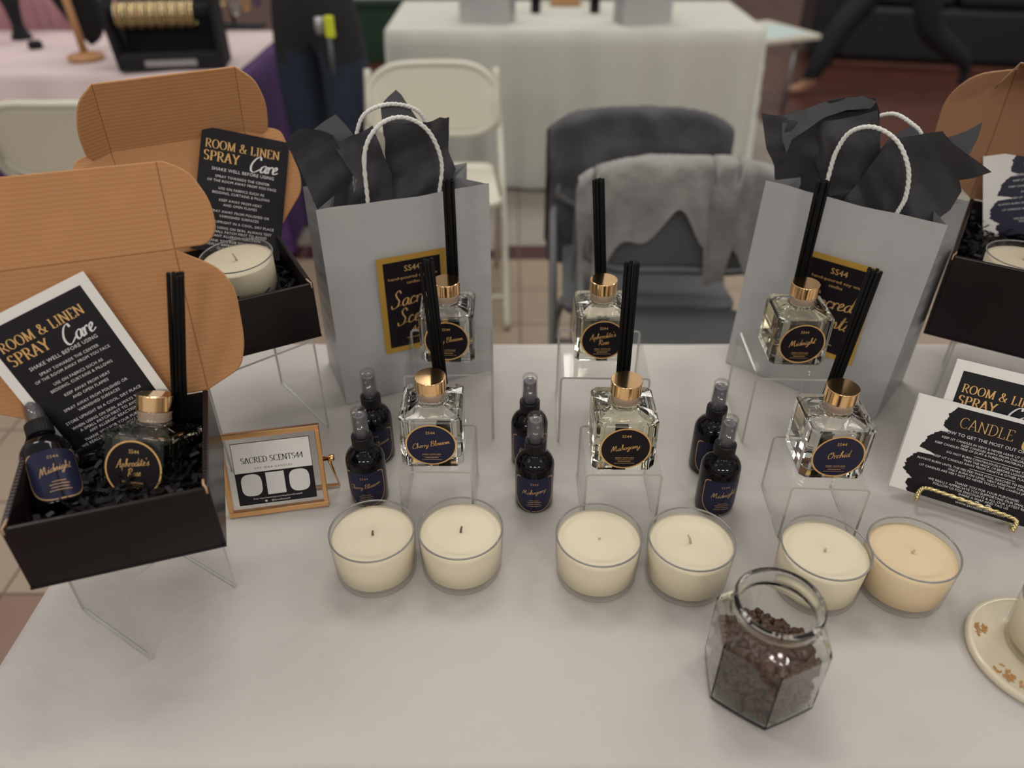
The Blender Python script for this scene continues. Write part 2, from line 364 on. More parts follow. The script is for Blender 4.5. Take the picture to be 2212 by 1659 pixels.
for i in range(len(xs) - 1):
    for j in range(len(ys) - 1):
        x0, x1, y0, y1 = xs[i], xs[i + 1], ys[j], ys[j + 1]; cx, cy = (x0 + x1) / 2, (y0 + y1) / 2
        k = 'tile'
        if cy < 1.18 and cx < -.9: k = 'tile_red'
        elif 2.93 < cy < 3.06: k = 'tile_maroon'
        elif cy > 3.06: k = 'tile_grey'
        if (cx > 1.7 and cy > 3.9) or cy > 6.0: k = 'wood_red'
        q = V((cx, cy, 0)) - CP; d = q.dot(cF); px = 1106 + FPX * q.x / max(d, .01); py = 829.5 - FPX * q.dot(cU) / max(d, .01)
        vis = -120 < px < 2330 and -120 < py < 1750 and d > .2
        tl.append((0 if vis else 1, cx * cx + cy * cy, x0, x1, y0, y1, k))
tl.sort(); cache = {}; rest = G(); rm = ['tile', 'tile_red', 'tile_maroon', 'tile_grey', 'wood_red']
for n, (vis, d, x0, x1, y0, y1, k) in enumerate(tl):
    if n < 300 and vis == 0:
        key = (round(x1 - x0, 3), round(y1 - y0, 3), k)
        if key not in cache:
            w_, h_ = (x1 - x0) / 2 - .003, (y1 - y0) / 2 - .003
            cache[key] = G().box(-w_, w_, -h_, h_, -.005, 0).mesh('tile', [k], bevel=.0012, seg=1)
        link('tile', cache[key], fl, T((x0 + x1) / 2, (y0 + y1) / 2, 0))
    else:
        rest.box(x0 + .003, x1 - .003, y0 + .003, y1 - .003, -.005, 0, rm.index(k))
rest.build('outer_tiles', rm, fl, merge=0)['kind'] = 'stuff'
# ---------------------------------------------------------------- display table and its cloth
TX0, TX1, TY0, TY1 = -.533, 1.32, .372, 1.106
t = thing('folding_table', 'long folding table hidden beneath the white display cloth', 'table', T((TX0 + TX1) / 2, (TY0 + TY1) / 2, 0))
hw, hd = (TX1 - TX0) / 2 - .004, (TY1 - TY0) / 2 - .004
G().box(-hw, hw, -hd, hd, .695, .7375).build('tabletop', 'chair_white', t, bevel=.004)
for sx in (-1, 1):
    G().tube([(sx * (hw - .25), -hd + .08, .70), (sx * (hw - .12), -hd + .06, .02), (sx * (hw - .12), hd - .06, .02), (sx * (hw - .25), hd - .08, .70)], .014).build('leg', 'metal_grey', t)
def cloth_mesh(x0, x1, y0, y1, zt, drop, crease, amp, nx, ny, seed, wav=.02):
    rnd = random.Random(seed); ph = [rnd.uniform(0, 6.28) for _ in range(12)]
    def axis(a, b, n, ov):
        m = 10; return [a - ov + ov * i / m for i in range(m)] + [a + (b - a) * (i / n) for i in range(n + 1)] + [b + ov * (i + 1) / m for i in range(m)]
    X = axis(x0, x1, nx, drop); Y = axis(y0, y1, ny, drop); g = G(); vs = []
    for y in Y:
        for x in X:
            dx = max(x0 - x, x - x1, 0); dy = max(y0 - y, y - y1, 0); d = max(dx, dy)
            px, py = min(max(x, x0), x1), min(max(y, y0), y1)
            z = zt - d
            if d == 0:
                e = min(px - x0, x1 - px, py - y0, y1 - py)
                if e < .001: z -= .002
                for k in range(6): z += amp * .16 * (math.sin(px * (9 + 7 * k) + ph[k] + 3 * math.sin(py * 6 + k)) * math.sin(py * (8 + 5 * k) + ph[k + 6]) - 1)
                for cy, h in crease: z += h * math.exp(-((py - cy - .004 * math.sin(px * 5)) / .006) ** 2)
            else:
                s = px * 1.0 + py; f = d / drop
                wv = wav * f * (math.sin(s * 21 + ph[0]) + .6 * math.sin(s * 37 + ph[1]) + .4 * math.sin(s * 9 + ph[2]))
                out = .006 * min(1, d / .02) + .012 * f + wv + wav * f
                if dx >= dy: px += out * (1 if x > x1 else -1)
                if dy >= dx: py += out * (1 if y > y1 else -1)
            vs.append((px, py, z))
    n = len(X); g.add(vs, [(j * n + i, j * n + i + 1, (j + 1) * n + i + 1, (j + 1) * n + i) for j in range(len(Y) - 1) for i in range(n - 1)], 0, True)
    return g
yc = PZ(1106, 1122).y
tag(cloth_mesh(TX0, TX1, TY0, TY1, TZ, .42, [(yc, .0018), (PZ(560, 800).y, .0014)], .0009, 110, 70, 3).build('tablecloth', 'cloth', merge=0), 'white tablecloth under the candles, boxes and bottles in front', 'tablecloth')
# ---------------------------------------------------------------- acrylic risers
def riser(label, x, y, ang, w, d, h, th=.003):
    """bent sheet: origin at front-left foot, x to the right, y to the back"""
    o = thing('acrylic_riser', label, 'display riser', T(x, y, TZ) @ RZ(ang), 'clear acrylic risers')
    r = .006; path = [(0, 0)]; 
    path += [(0, h - r)] + [(r - r * math.cos(R(a)), h - r + r * math.sin(R(a))) for a in (30, 60)] + [(r, h)]
    path += [(w - r, h)] + [(w - r + r * math.sin(R(a)), h - r + r * math.cos(R(a))) for a in (30, 60)] + [(w, h - r), (w, 0)]
    inner = []
    ri = r - th
    inner += [(th, 0), (th, h - r)] + [(r - ri * math.cos(R(a)), h - r + ri * math.sin(R(a))) for a in (30, 60)] + [(r, h - th)]
    inner += [(w - r, h - th)] + [(w - r + ri * math.sin(R(a)), h - r + ri * math.cos(R(a))) for a in (30, 60)] + [(w - th, h - r), (w - th, 0)]
    n = len(path); g = G(); vs = []
    for yy in (0, d): vs += [(a, yy, b) for a, b in path] + [(a, yy, b) for a, b in inner]
    fo = []; fe = []
    for i in range(n - 1):
        fo += [(i, i + 1, 2 * n + i + 1, 2 * n + i), (n + i, n + i + 1, 3 * n + i + 1, 3 * n + i)]
        fe += [(i, i + 1, n + i + 1, n + i), (2 * n + i, 2 * n + i + 1, 3 * n + i + 1, 3 * n + i)]
    fe += [(0, n, 3 * n, 2 * n), (n - 1, 2 * n - 1, 4 * n - 1, 3 * n - 1)]
    g.add(vs, fo, 0); k = 0
    for f in fe: g.f.append(list(f)); g.m.append(1); g.s.append(False)
    g.build('bent_sheet', ['acrylic', 'acrylic_edge'], o)
    return o
riser('low acrylic riser under the navy Cherry Blossom diffuser', -.1372, .689, -1, .0905, .09, .083)
riser('low acrylic riser under the black Mahogany diffuser', .0872, .683, 0, .093, .093, .083)
riser('low acrylic riser under the navy Orchid diffuser', .3255, .661, -3, .0925, .094, .083)
riser('tall acrylic riser under the black Cherry Blossom diffuser', -.1468, .849, 1.5, .1215, .118, .111)
riser('tall acrylic riser under the black Aphrodite\'s Rose diffuser', .0645, .845, -1.5, .1215, .122, .111)
riser('tall acrylic riser under the black Midnight diffuser', .3255, .843, -2, .115, .116, .111)
R1 = V((-.377, .488)); a1 = math.degrees(math.atan2(.097, .061))
riser('acrylic riser at the table edge under the box with spray and diffuser', -.377, .488, a1, .115, .12, .1135)
# ---------------------------------------------------------------- candles
def candle_meshes():
    H, r0, r1 = .065, .0462, .0488
    g = G().lathe([(r1, H - .0012), (r0 + .0012, .03), (r0, .006), (r0 - .001, .002), (r0 - .005, 0), (0, 0)], 56)
    g.lathe([(0, .0085), (r0 - .007, .0085), (r0 - .0028, .011), (r0 - .0013, .03), (r1 - .0022, H - .0012)], 56)
    g.lathe([(r1 - .0022, H - .0012), (r1 - .0019, H - .0002), (r1 - .0010, H + .0002), (r1 - .0002, H - .0002), (r1, H - .0012)], 56, 1)
    jar = g.mesh('glass_jar', ['thin_glass', 'rim_refraction'])
    def wax(m): return G().lathe([(0, .0081), (r0 - .0066, .0081), (r0 - .0022, .011), (r0 - .0007, .03), (r0 + .0006, .0562), (r0 - .0028, .0566), (r0 - .012, .0557), (.012, .0557), (.004, .0561), (0, .0563)], 56).mesh('wax', [m])
    return jar, {m: wax(m) for m in ('wax', 'wax_peach')}
CJ, CW = candle_meshes()
def candle(label, M, wax='wax', lean=(.1, .1), wl=.008, burnt=False, group='soy candles in clear glass'):
    o = thing('candle', label, 'candle', M, group)
    link('wax', CW[wax], o); link('glass_jar', CJ, o)
    z = .0557
    G().tube([(0, 0, z - .002), (lean[0] * .003, lean[1] * .003, z + wl * .5), (lean[0] * .008, lean[1] * .008, z + wl)], [.0016, .0013, .0011], 8).build('wick', 'wick_burnt' if burnt else 'wick', o)
    return o
candle('soy candle with a dark wick, in front of the front Cherry Blossom spray', T(-.1579, .6110, TZ), lean=(.1, 0), wl=.007, burnt=True)
candle('soy candle with a tilted wick, in front of the navy Cherry Blossom diffuser', T(-.0585, .6150, TZ), lean=(.2, .2), wl=.008, burnt=True)
candle('soy candle with a stub wick, in front of the Mahogany diffuser', T(.0975, .6046, TZ), lean=(.2, 0), wl=.002)
candle('soy candle with a tall leaning wick, in front of the front Midnight spray', T(.2003, .5985, TZ), lean=(-.5, .3), wl=.011)
candle('soy candle with white frosted top, beside the coffee bean jar', T(.3460, .5860, TZ), lean=(.1, .1), wl=.005)
candle('peach-tinted soy candle at the right end of the front row', T(.4415, .5835, TZ), 'wax_peach', lean=(.3, .1), wl=.005)
# ---------------------------------------------------------------- reed diffusers
def octring(h, c, z, n=4):
    P = [(-h + c, -h), (h - c, -h), (h, -h + c), (h, h - c), (h - c, h), (-h + c, h), (-h, h - c), (-h, -h + c)]; out = []
    for i in range(8):
        a, b = P[i], P[(i + 1) % 8]
        for k in range(n): out.append((a[0] + (b[0] - a[0]) * k / n, a[1] + (b[1] - a[1]) * k / n, z))
    return out
def circ_like(ring, r, z): return [(r * p[0] / math.hypot(p[0], p[1]), r * p[1] / math.hypot(p[0], p[1]), z) for p in ring]
def diffuser_meshes():
    b = octring(.037, .006, 0)
    out = [octring(.0345, .006, 0), octring(.0365, .006, .0025), octring(.037, .006, .006), octring(.037, .006, .0690), octring(.0362, .006, .0715), octring(.0345, .006, .0725)]
    neck = [circ_like(b, .0205, .0755), circ_like(b, .0180, .0775), circ_like(b, .0165, .0800), circ_like(b, .0165, .0870), circ_like(b, .0175, .0885), circ_like(b, .0175, .0905), circ_like(b, .0140, .0905), circ_like(b, .0138, .0780)]
    inn = [octring(.0285, .006, .0665), octring(.0310, .006, .0640), octring(.0315, .006, .0130), octring(.0295, .006, .0105)]
    g = G(); rings = out + neck + inn; n = len(b); vs = [p for r in rings for p in r]; fs = []
    g.add(vs, [], 0)
    for j in range(len(rings) - 1):
        sm = 6 <= j <= 11
        for i in range(n): g.f.append([j * n + i, j * n + (i + 1) % n, (j + 1) * n + (i + 1) % n, (j + 1) * n + i]); g.m.append(0); g.s.append(sm)
    g.f.append(list(range(n))); g.m.append(0); g.s.append(False)
    g.f.append([(len(rings) - 1) * n + i for i in range(n)]); g.m.append(0); g.s.append(False)
    body = g.mesh('glass_bottle', ['glass'])
    liq = {m: G().loft([octring(.0298, .006, .0102), octring(.0318, .006, .0128), octring(.0318, .006, .0642), octring(.0292, .006, .0669)]).mesh('fragrance_oil', [m]) for m in ('liquid', 'liquid_yellow')}
    stop = G().lathe([(0, .0782), (.0125, .0782), (.0142, .0792), (.0142, .0930), (0, .0930)], 32).mesh('stopper', ['stopper'])
    cap = G().lathe([(0, .0908), (.0176, .0908), (.0182, .0911), (.0184, .0915), (.0184, .0918), (.0184, .1066), (.0184, .1070), (.0182, .1077), (.0178, .1080), (.0174, .1080), (0, .1080)], 48, sm=False).mesh('cap', ['gold'])
    for p in cap.polygons: p.use_smooth = abs(p.normal.z) < .5
    return body, liq, stop, cap
DB, DL, DS, DC = diffuser_meshes()
def disc(r0, r1, n=48):
    g = G(); vs = []
    for i in range(n):
        a = 2 * math.pi * i / n
        for r in (r0, r1): vs.append((r * math.cos(a), r * math.sin(a), 0))
    return g.add(vs, [(2 * i, 2 * i + 1, 2 * ((i + 1) % n) + 1, 2 * ((i + 1) % n)) for i in range(n)])
_LT = {}
def diffuser_label_text(name):
    if name not in _LT:
        g = G()
        put_text(g, 'SS44', .0058, 0, .0165)
        if name.startswith('A'):
            a, b_ = name.split(' '); script_w(g, a, .036, -.001, .0030, rot=11, weight=.075); script_w(g, b_, .0145, .001, -.0070, rot=9, weight=.075)
        else: script_w(g, name, {'Cherry Blossom': .045, 'Mahogany': .034, 'Midnight': .034, 'Orchid': .025}[name], 0, -.0015, rot=11, weight=.075)
        put_text(g, 'REED DIFFUSER', .0030, 0, -.0150, space=1.1)
        g.poly([(-.011, -.0168), (.011, -.0168), (.011, -.0165), (-.011, -.0165)], .0002)
        for i in range(9): g.poly([(-.0075 + .0017 * i, -.0196), (-.0064 + .0017 * i, -.0196), (-.0064 + .0017 * i, -.0186), (-.0075 + .0017 * i, -.0186)], .0002)
        g.poly([(-.012, -.0222), (.012, -.0222), (.012, -.0218), (-.012, -.0218)], .0002)
        _LT[name] = g.mesh('lettering', ['gold_print'], recalc=False)
    return _LT[name]
DISC = {}
def diffuser(label, M, name, bg, liquid, group='square reed diffusers with gold caps'):
    o = thing('reed_diffuser', label, 'diffuser', M, group)
    link('glass_bottle', DB, o); link('fragrance_oil', DL[liquid], o); link('stopper', DS, o); link('cap', DC, o)
    if bg not in DISC: DISC[bg] = G().lathe([(0, 0), (.0295, 0), (.0295, .0004), (0, .0004)], 48, sm=False).mesh('round_label', [bg])
    LM = T(0, -.0371, .0355) @ RX(90)
    l = link('round_label', DISC[bg], o, LM)
    if 'ring' not in DISC: DISC['ring'] = disc(.0283, .0302).mesh('gold_ring', ['gold_print'], recalc=False)
    link('gold_ring', DISC['ring'], l, T(0, 0, .00052)); link('lettering', diffuser_label_text(name), l, T(0, 0, .00035))
    return o
ZL, ZH = TZ + .0832, TZ + .1112
DIFF = [('fL', -.0950, .7315, ZL, 'Cherry Blossom', 'label_navy', 'liquid', 0, 'square glass diffuser with a round navy Cherry Blossom label'),
        ('fM', .1325, .7250, ZL, 'Mahogany', 'label_black', 'liquid_yellow', 0, 'square glass diffuser with a round black Mahogany label'),
        ('fR', .3770, .7105, ZL, 'Orchid', 'label_navy', 'liquid', -2, 'square glass diffuser with a round navy Orchid label'),
        ('rL', -.0880, .9150, ZH, 'Cherry Blossom', 'label_black', 'liquid', 0, 'square glass diffuser with a round black Cherry Blossom label, on a tall riser'),
        ('rM', .1230, .9180, ZH, "Aphrodite's Rose", 'label_black', 'liquid_yellow', 0, 'square glass diffuser with a black Aphrodite\'s Rose label, on the middle tall riser'),
        ('rR', .3900, .9080, ZH, 'Midnight', 'label_black', 'liquid_yellow', -2, 'square glass diffuser with a round black Midnight label')]
for k, x, y, z, nm, bg, lq, rz, lab in DIFF: diffuser(lab, T(x, y, z) @ RZ(rz), nm, bg, lq)
BX = V((-.3858, .6042, .868))
diffuser('diffuser with a black Aphrodite\'s Rose label, nestled in the open box at left', T(*BX) @ RZ(-4.8) @ RX(-27) @ RY(3.8), "Aphrodite's Rose", 'label_black', 'liquid_yellow')
# ---------------------------------------------------------------- bundles of black reeds
REED = G().lathe([(0, 0), (.0021, 0), (.0021, .226), (.0016, .2265), (0, .2260)], 10, sm=False).mesh('reed', ['reed'])
for p in REED.polygons: p.use_smooth = abs(p.normal.z) < .5
def reeds(label, base, top, seed, side=V((1, 0, 0))):
    base, top = V(base), V(top); d = (top - base).normalized(); M = d.to_track_quat('Z', 'Y').to_matrix().to_4x4(); M.translation = base
    o = thing('reed_bundle', label, 'reeds', M, 'bundles of black diffuser reeds'); rnd = random.Random(seed)
    xa = M.to_3x3().inverted() @ side; xa.z = 0; xa.normalize(); ya = V((-xa.y, xa.x, 0))
    for u, v_ in ((-.0063, 0), (-.0021, .0006), (.0021, -.0006), (.0063, .0004), (-.0042, .0038), (0, .0040), (.0042, .0040)):
        p = xa * u + ya * v_
        link('reed', REED, o, T(p.x, p.y, rnd.uniform(0, .0035)) @ RX(rnd.uniform(-.35, .35)) @ RY(rnd.uniform(-.35, .35)))
    return o
def reed_at(label, y, zb, tp, mp, seed):
    t_, m_ = PY(*tp, y), PY(*mp, y); d = (t_ - m_); b = m_ - d * ((m_.z - zb) / d.z); reeds(label, b, t_, seed)
reed_at('black reeds standing behind the navy Cherry Blossom diffuser', .7835, ZL + .001, (922, 567), (950, 800), 1)
reed_at('black reeds standing behind the Mahogany diffuser', .7775, ZL + .001, (1367, 570), (1347, 800), 2)
reed_at('black reeds standing behind the Orchid diffuser', .7615, ZL + .001, (1890, 584), (1805, 815), 3)
reed_at('black reeds standing behind the black Cherry Blossom diffuser', .9600, ZH + .001, (967, 382), (978, 595), 4)
reed_at('black reeds standing behind the upright Aphrodite\'s Rose diffuser', .9630, ZH + .001, (1294, 380), (1298, 592), 5)
reed_at('black reeds standing behind the black Midnight diffuser', .9530, ZH + .001, (1782, 380), (1727, 610), 6)
reed_at('black reeds leaning in the open box at left, beside the diffuser', .665, .875, (379, 558), (388, 860), 7)
# ---------------------------------------------------------------- spray bottles
SR = .0245
def spray_meshes():
    body = G().lathe([(0, 0), (SR - .004, 0), (SR - .001, .0015), (SR, .005), (SR, .0660), (SR - .001, .0705), (SR - .0040, .0762), (SR - .0085, .0805), (.0125, .0835), (.0115, .0855), (.0115, .0900), (0, .0900)], 48).mesh('bottle_body', ['bottle_black'])
    collar = G(); n = 60; ring = lambda r, z: [((r + (.0003 if i % 2 else 0)) * math.cos(2 * math.pi * i / n), (r + (.0003 if i % 2 else 0)) * math.sin(2 * math.pi * i / n), z) for i in range(n)]
    collar.loft([ring(.0122, .0870), ring(.0130, .0878), ring(.0130, .1010), ring(.0122, .1022)])
    collar = collar.mesh('collar', ['plastic_black'])
    pump = G().lathe([(0, .1015), (.0090, .1015), (.0088, .1150), (.0084, .1154), (.0082, .1325), (.0076, .1335), (.0030, .1335), (.0026, .1320), (0, .1320)], 32)
    pump.lathe([(0, 0), (.0020, 0), (.0020, .0006), (.0008, .0006), (.0006, -.0006), (0, -.0006)], 16, 1, M=T(.0012, -.0083, .1275) @ RX(90)); pump = pump.mesh('pump_nozzle', ['plastic_grey', 'metal_grey'])
    cap = G().lathe([(.0106, .1018), (.0097, .1390), (.0091, .1402), (0, .1402), (0, .1394), (.0087, .1392), (.0091, .1386), (.0099, .1018)], 36, closed=False)
    cap.f += [[i, (i + 1) % 36, 7 * 36 + (i + 1) % 36, 7 * 36 + i] for i in range(36)]; cap.m += [0] * 36; cap.s += [False] * 36
    return body, collar, pump, cap.mesh('overcap', ['thin_glass'])
SB, SC, SP, SO = spray_meshes()
def wrapR(r):
    def f(x, y, z):
        a = x / r; return ((r + z) * math.sin(a), -(r + z) * math.cos(a), y)
    return f
def badge(off, n=10):
    """badge outline of the spray label: flat top with rounded corners, rounded bottom"""
    hw, top, bot = .0270 - off, .0590 - off, .0040 + off
    pts = []
    r = .007
    pts += [(hw - r + r * math.cos(R(a)), top - r + r * math.sin(R(a))) for a in range(0, 91, 18)]
    pts += [(-(hw - r) - r * math.sin(R(a)), top - r + r * math.cos(R(a))) for a in range(0, 91, 18)]
    m = bot + .024
    pts += [(-hw * math.cos(R(a)) ** .75 if a < 90 else 0, m - (m - bot) * math.sin(R(a))) for a in range(0, 91, 9)]
    pts += [(hw * math.cos(R(a)) ** .75, m - (m - bot) * math.sin(R(a))) for a in range(81, -1, -9)]
    return pts
def wrap_strip(outline, r, z, mi=0, g=None):
    """fills an outline column by column so that it bends around the bottle"""
    g = g or G(); xs_ = sorted({round(-.0270 + .054 * i / 36, 5) for i in range(37)})
    lim = max(p[0] for p in outline); f = wrapR(r); vs = []; xs_ = [max(-lim, min(lim, x)) for x in xs_]
    n = len(outline)
    for x in xs_:
        yv = []
        xx = max(-lim * .9995, min(lim * .9995, x))
        for i in range(n):
            a, b = outline[i], outline[(i + 1) % n]
            if (a[0] - xx) * (b[0] - xx) < 0: yv.append(a[1] + (b[1] - a[1]) * (xx - a[0]) / (b[0] - a[0]))
        if not yv: yv = [.03, .03]
        vs += [f(x, min(yv), z), f(x, max(yv), z)]
    return g.add(vs, [(2 * i, 2 * i + 2, 2 * i + 3, 2 * i + 1) for i in range(len(xs_) - 1)], mi, True)
SPL = wrap_strip(badge(.0), SR, .00015).mesh('wrap_label', ['label_navy'], recalc=False)
def ring_strip(w):
    a, b = badge(0), badge(w); f = wrapR(SR); g = G(); n = len(a)
    return g.add([f(p[0], p[1], .00035) for p in a] + [f(p[0], p[1], .00035) for p in b], [(i, (i + 1) % n, n + (i + 1) % n, n + i) for i in range(n)])
SPR = ring_strip(.0011).mesh('gold_outline', ['gold_dull'], recalc=False)
_ST = {}
def spray_text(name):
    if name not in _ST:
        g = G(); f = wrapR(SR)
        put_text(g, 'SS44', .0048, 0, .0490, .0004, wrap=f, space=1.15)
        script_w(g, name, .041 if len(name) > 10 else .031, 0, .0345, wrap=f, z=.0004, rot=10, weight=.08)
        for i, hw in enumerate((.006, .009, .008, .010)):
            ribbon(g, [V((-hw + 2 * hw * k / 8, 0.0235 - .0032 * i)) for k in range(9)], lambda t, u: .0007, 0, .0004, f)
        _ST[name] = g.mesh('lettering', ['gold_dull'], recalc=False)
    return _ST[name]
def spray(label, M, name, yaw=0, group='black room spray bottles'):
    o = thing('spray_bottle', label, 'spray bottle', M, group)
    link('bottle_body', SB, o); link('collar', SC, o); link('pump_nozzle', SP, o, RZ(random.uniform(-30, 30))); link('overcap', SO, o)
    l = link('wrap_label', SPL, o, RZ(yaw)); link('gold_outline', SPR, l); link('lettering', spray_text(name), l)
    return o
def spray_px(label, px, py, name, yaw): p = PZ(px, py - 6); spray(label, T(p.x, p.y + SR - .004, TZ), name, yaw)
spray_px('black spray with a navy Cherry Blossom label, front bottle of its pair', 795, 1100, 'Cherry Blossom', 2)
spray_px('black spray with a navy Cherry Blossom label, behind the other one', 812, 1008, 'Cherry Blossom', 8)
spray_px('black spray with a navy Mahogany label, front bottle of its pair', 1154, 1112, 'Mahogany', -2)
spray_px('black spray with a navy Mahogany label, behind the other one', 1143, 1020, 'Mahogany', 2)
spray_px('black spray with a navy Midnight label, front bottle of its pair', 1548, 1119, 'Midnight', 6)
spray_px('black spray with a navy Midnight label, behind the other one', 1532, 1034, 'Midnight', 4)
spray('black spray with a navy Midnight label, lying back in the open box', T(-.4498, .5531, .8902) @ RZ(62.3) @ RX(-55) @ RY(27.2), 'Midnight', 0)
# ---------------------------------------------------------------- mailer boxes
def rounded(pts, r=.006, k=4):
    out = []; n = len(pts)
    for i in range(n):
        p, a, b = V(pts[i][:2]), V(pts[i - 1][:2]), V(pts[(i + 1) % n][:2])
        rr = pts[i][2] if len(pts[i]) > 2 else r
        if rr <= 0: out.append(tuple(p)); continue
        da, db = (a - p), (b - p); l = min(rr, da.length * .45, db.length * .45); A, B = p + da.normalized() * l, p + db.normalized() * l
        for j in range(k + 1):
            t = j / k; q = A * (1 - t) ** 2 + p * 2 * t * (1 - t) + B * t * t; out.append((q.x, q.y))
    return out
def inset(pts, d):
    n = len(pts); P = [V(p[:2]) for p in pts]; ar = sum(P[i].x * P[(i + 1) % n].y - P[(i + 1) % n].x * P[i].y for i in range(n)); sg = 1 if ar > 0 else -1; out = []
    for i in range(n):
        e0, e1 = P[i] - P[i - 1], P[(i + 1) % n] - P[i]
        n0, n1 = V((-e0.y, e0.x)) * sg, V((-e1.y, e1.x)) * sg
        n0.normalize(); n1.normalize(); m = n0 + n1
        if m.length < .2: m = n0
        m.normalize(); out.append(P[i] + m * (d / max(.5, m.dot(n0))))
    return [(p.x, p.y) for p in out]
def panel(pts, name, parent, M, inner='kraft', th=.0024):
    """cardboard panel: kraft inside with chamfered rim (the scored folds), printed black outside"""
    g = G(); n = len(pts); ip = inset(pts, .0011); tri = tessellate_polygon([[V((p[0], p[1], 0)) for p in pts]])
    g.add([(p[0], p[1], -th) for p in pts] + [(p[0], p[1], -.0013) for p in pts] + [(p[0], p[1], 0) for p in ip], [t_[::-1] for t_ in tri], 1)
    for t_ in tri: g.f.append([2 * n + i for i in t_]); g.m.append(0); g.s.append(False)
    for i in range(n):
        j = (i + 1) % n; g.f.append([i, j, n + j, n + i]); g.m.append(2); g.s.append(False); g.f.append([n + i, n + j, 2 * n + j, 2 * n + i]); g.m.append(0); g.s.append(False)
    return wlink(g, name, [inner, 'box_black', 'kraft_edge'], parent, M)
def gift_box(label, M, w, d, h, lidM, L, flapM, FL, flapsR, flapsL, dustR, dustL, foldR=0, foldL=0, dfR=0, dfL=0, kraft='kraft'):
    """M: front-left-bottom corner; lidM/flapM: frames whose origin is the right end of the crease"""
    o = thing('mailer_box', label, 'box', M, 'black mailer boxes with brown inside')
    G().box(0, w, 0, d, 0, .003).build('base', 'box_black', o)
    G().box(.004, w - .004, .0, .005, .003, h).build('front_panel', 'box_black', o, bevel=.0012)
    for nm, x in (('side_panel', 0), ('side_panel', w - .006)):
        G().box(x, x + .006, .001, d, .003, h + .001).build(nm, 'box_black', o, bevel=.0012)
    G().box(.006, w - .006, d - .003, d, .003, h - .001).build('back_panel', 'box_inner', o)
    for x, s in ((.0005, 1), (w - .0005, -1)):   # raw kraft fold at the front corners
        G().tube([(x + s * .002, .0005, h - .006), (x + s * .002, .001, h + .0012), (x + s * .004, .004, h + .0022), (x + s * .0045, .012, h + .0018)], .0011, 6).build('corner_fold', 'kraft_edge', o)
    lid = panel([(-w, 0), (0, 0), (0, L), (-w, L)], 'lid', o, lidM, kraft)
    panel(rounded(flapsR), 'side_flap', lid, lidM @ T(0, 0, -.0024) @ RY(-foldR) @ T(0, 0, .0024), kraft)
    panel(rounded(flapsL), 'side_flap', lid, lidM @ T(-w, 0, -.0024) @ RY(foldL) @ T(0, 0, .0024), kraft)
    ff = panel([(-w, 0), (0, 0), (0, FL), (-w, FL)], 'front_flap', lid, flapM, kraft)
    panel(rounded(dustR), 'dust_flap', lid, flapM @ T(0, 0, -.0024) @ RY(-dfR) @ T(0, 0, .0024), kraft)
    panel(rounded(dustL), 'dust_flap', lid, flapM @ T(-w, 0, -.0024) @ RY(dfL) @ T(0, 0, .0024), kraft)
    return o
def mir(p): return [(-q[0], *q[1:]) for q in p][::-1]
def shreds(label, M, w, d, z0, z1, n, seed, avoid=()):
    rnd = random.Random(seed); g = G()
    for _ in range(n):
        x, y = rnd.uniform(.012, w - .012), rnd.uniform(.012, d - .012)
        if any((x - a) ** 2 + (y - b) ** 2 < r * r for a, b, r in avoid): continue
        z = z0 + (z1 - z0) * rnd.random() ** .5
        A = T(x, y, z) @ RZ(rnd.uniform(0, 360)) @ RX(rnd.uniform(-60, 60)) @ RY(rnd.uniform(-35, 35))
        k = rnd.randint(3, 5); wd = rnd.uniform(.0018, .0030); st = rnd.uniform(.006, .011)
        vs = []
        for i in range(k + 1):
            zz = .0028 * (i % 2); vs += [(i * st - k * st / 2, -wd, zz), (i * st - k * st / 2, wd, zz)]
        g.add(vs, [(2 * i, 2 * i + 2, 2 * i + 3, 2 * i + 1) for i in range(k)], 0, False, A)
    # keep every strip inside the walls
    for i, p in enumerate(g.v): g.v[i] = V((min(max(p.x, .0075), w - .0075), min(max(p.y, .0065), d - .0045), max(p.z, .004)))
    o = g.build('paper_shred', 'shred', None, M, recalc=False); o['kind'] = 'stuff'
    return tag(o, label, 'paper shred')
# box at the left edge of the table
Z1 = TZ + .1145; A1 = 18.15; W1, D1, H1 = .179, .168, .080
B1 = T(-.459, .484, Z1) @ RZ(A1)
hr = B1 @ V((W1, D1, H1))
LM1 = frameM(hr, A1, 73); FM1 = frameM(LM1 @ V((0, .158, 0)), A1, 64)
sideR = [(0, 0, 0), (.041, .020, .012), (.050, .050, .02), (.052, .108, .025), (.040, .134, .02), (0, .158, 0)]
dust = [(0, .001, 0), (.034, .001, .010), (.0455, .016, .014), (.045, .045, .02), (.030, .078, .02), (.006, .091, .004), (0, .091, 0)]
gift_box('open black box on the riser at the left edge, holding a spray and a diffuser', B1, W1, D1, H1, LM1, .158, FM1, .091, sideR, mir(sideR), dust, mir(dust), 4, 4, 3, 3)
shreds('crinkled black paper shred in the box with the spray and diffuser', B1, W1, D1, .006, .048, 900, 11)
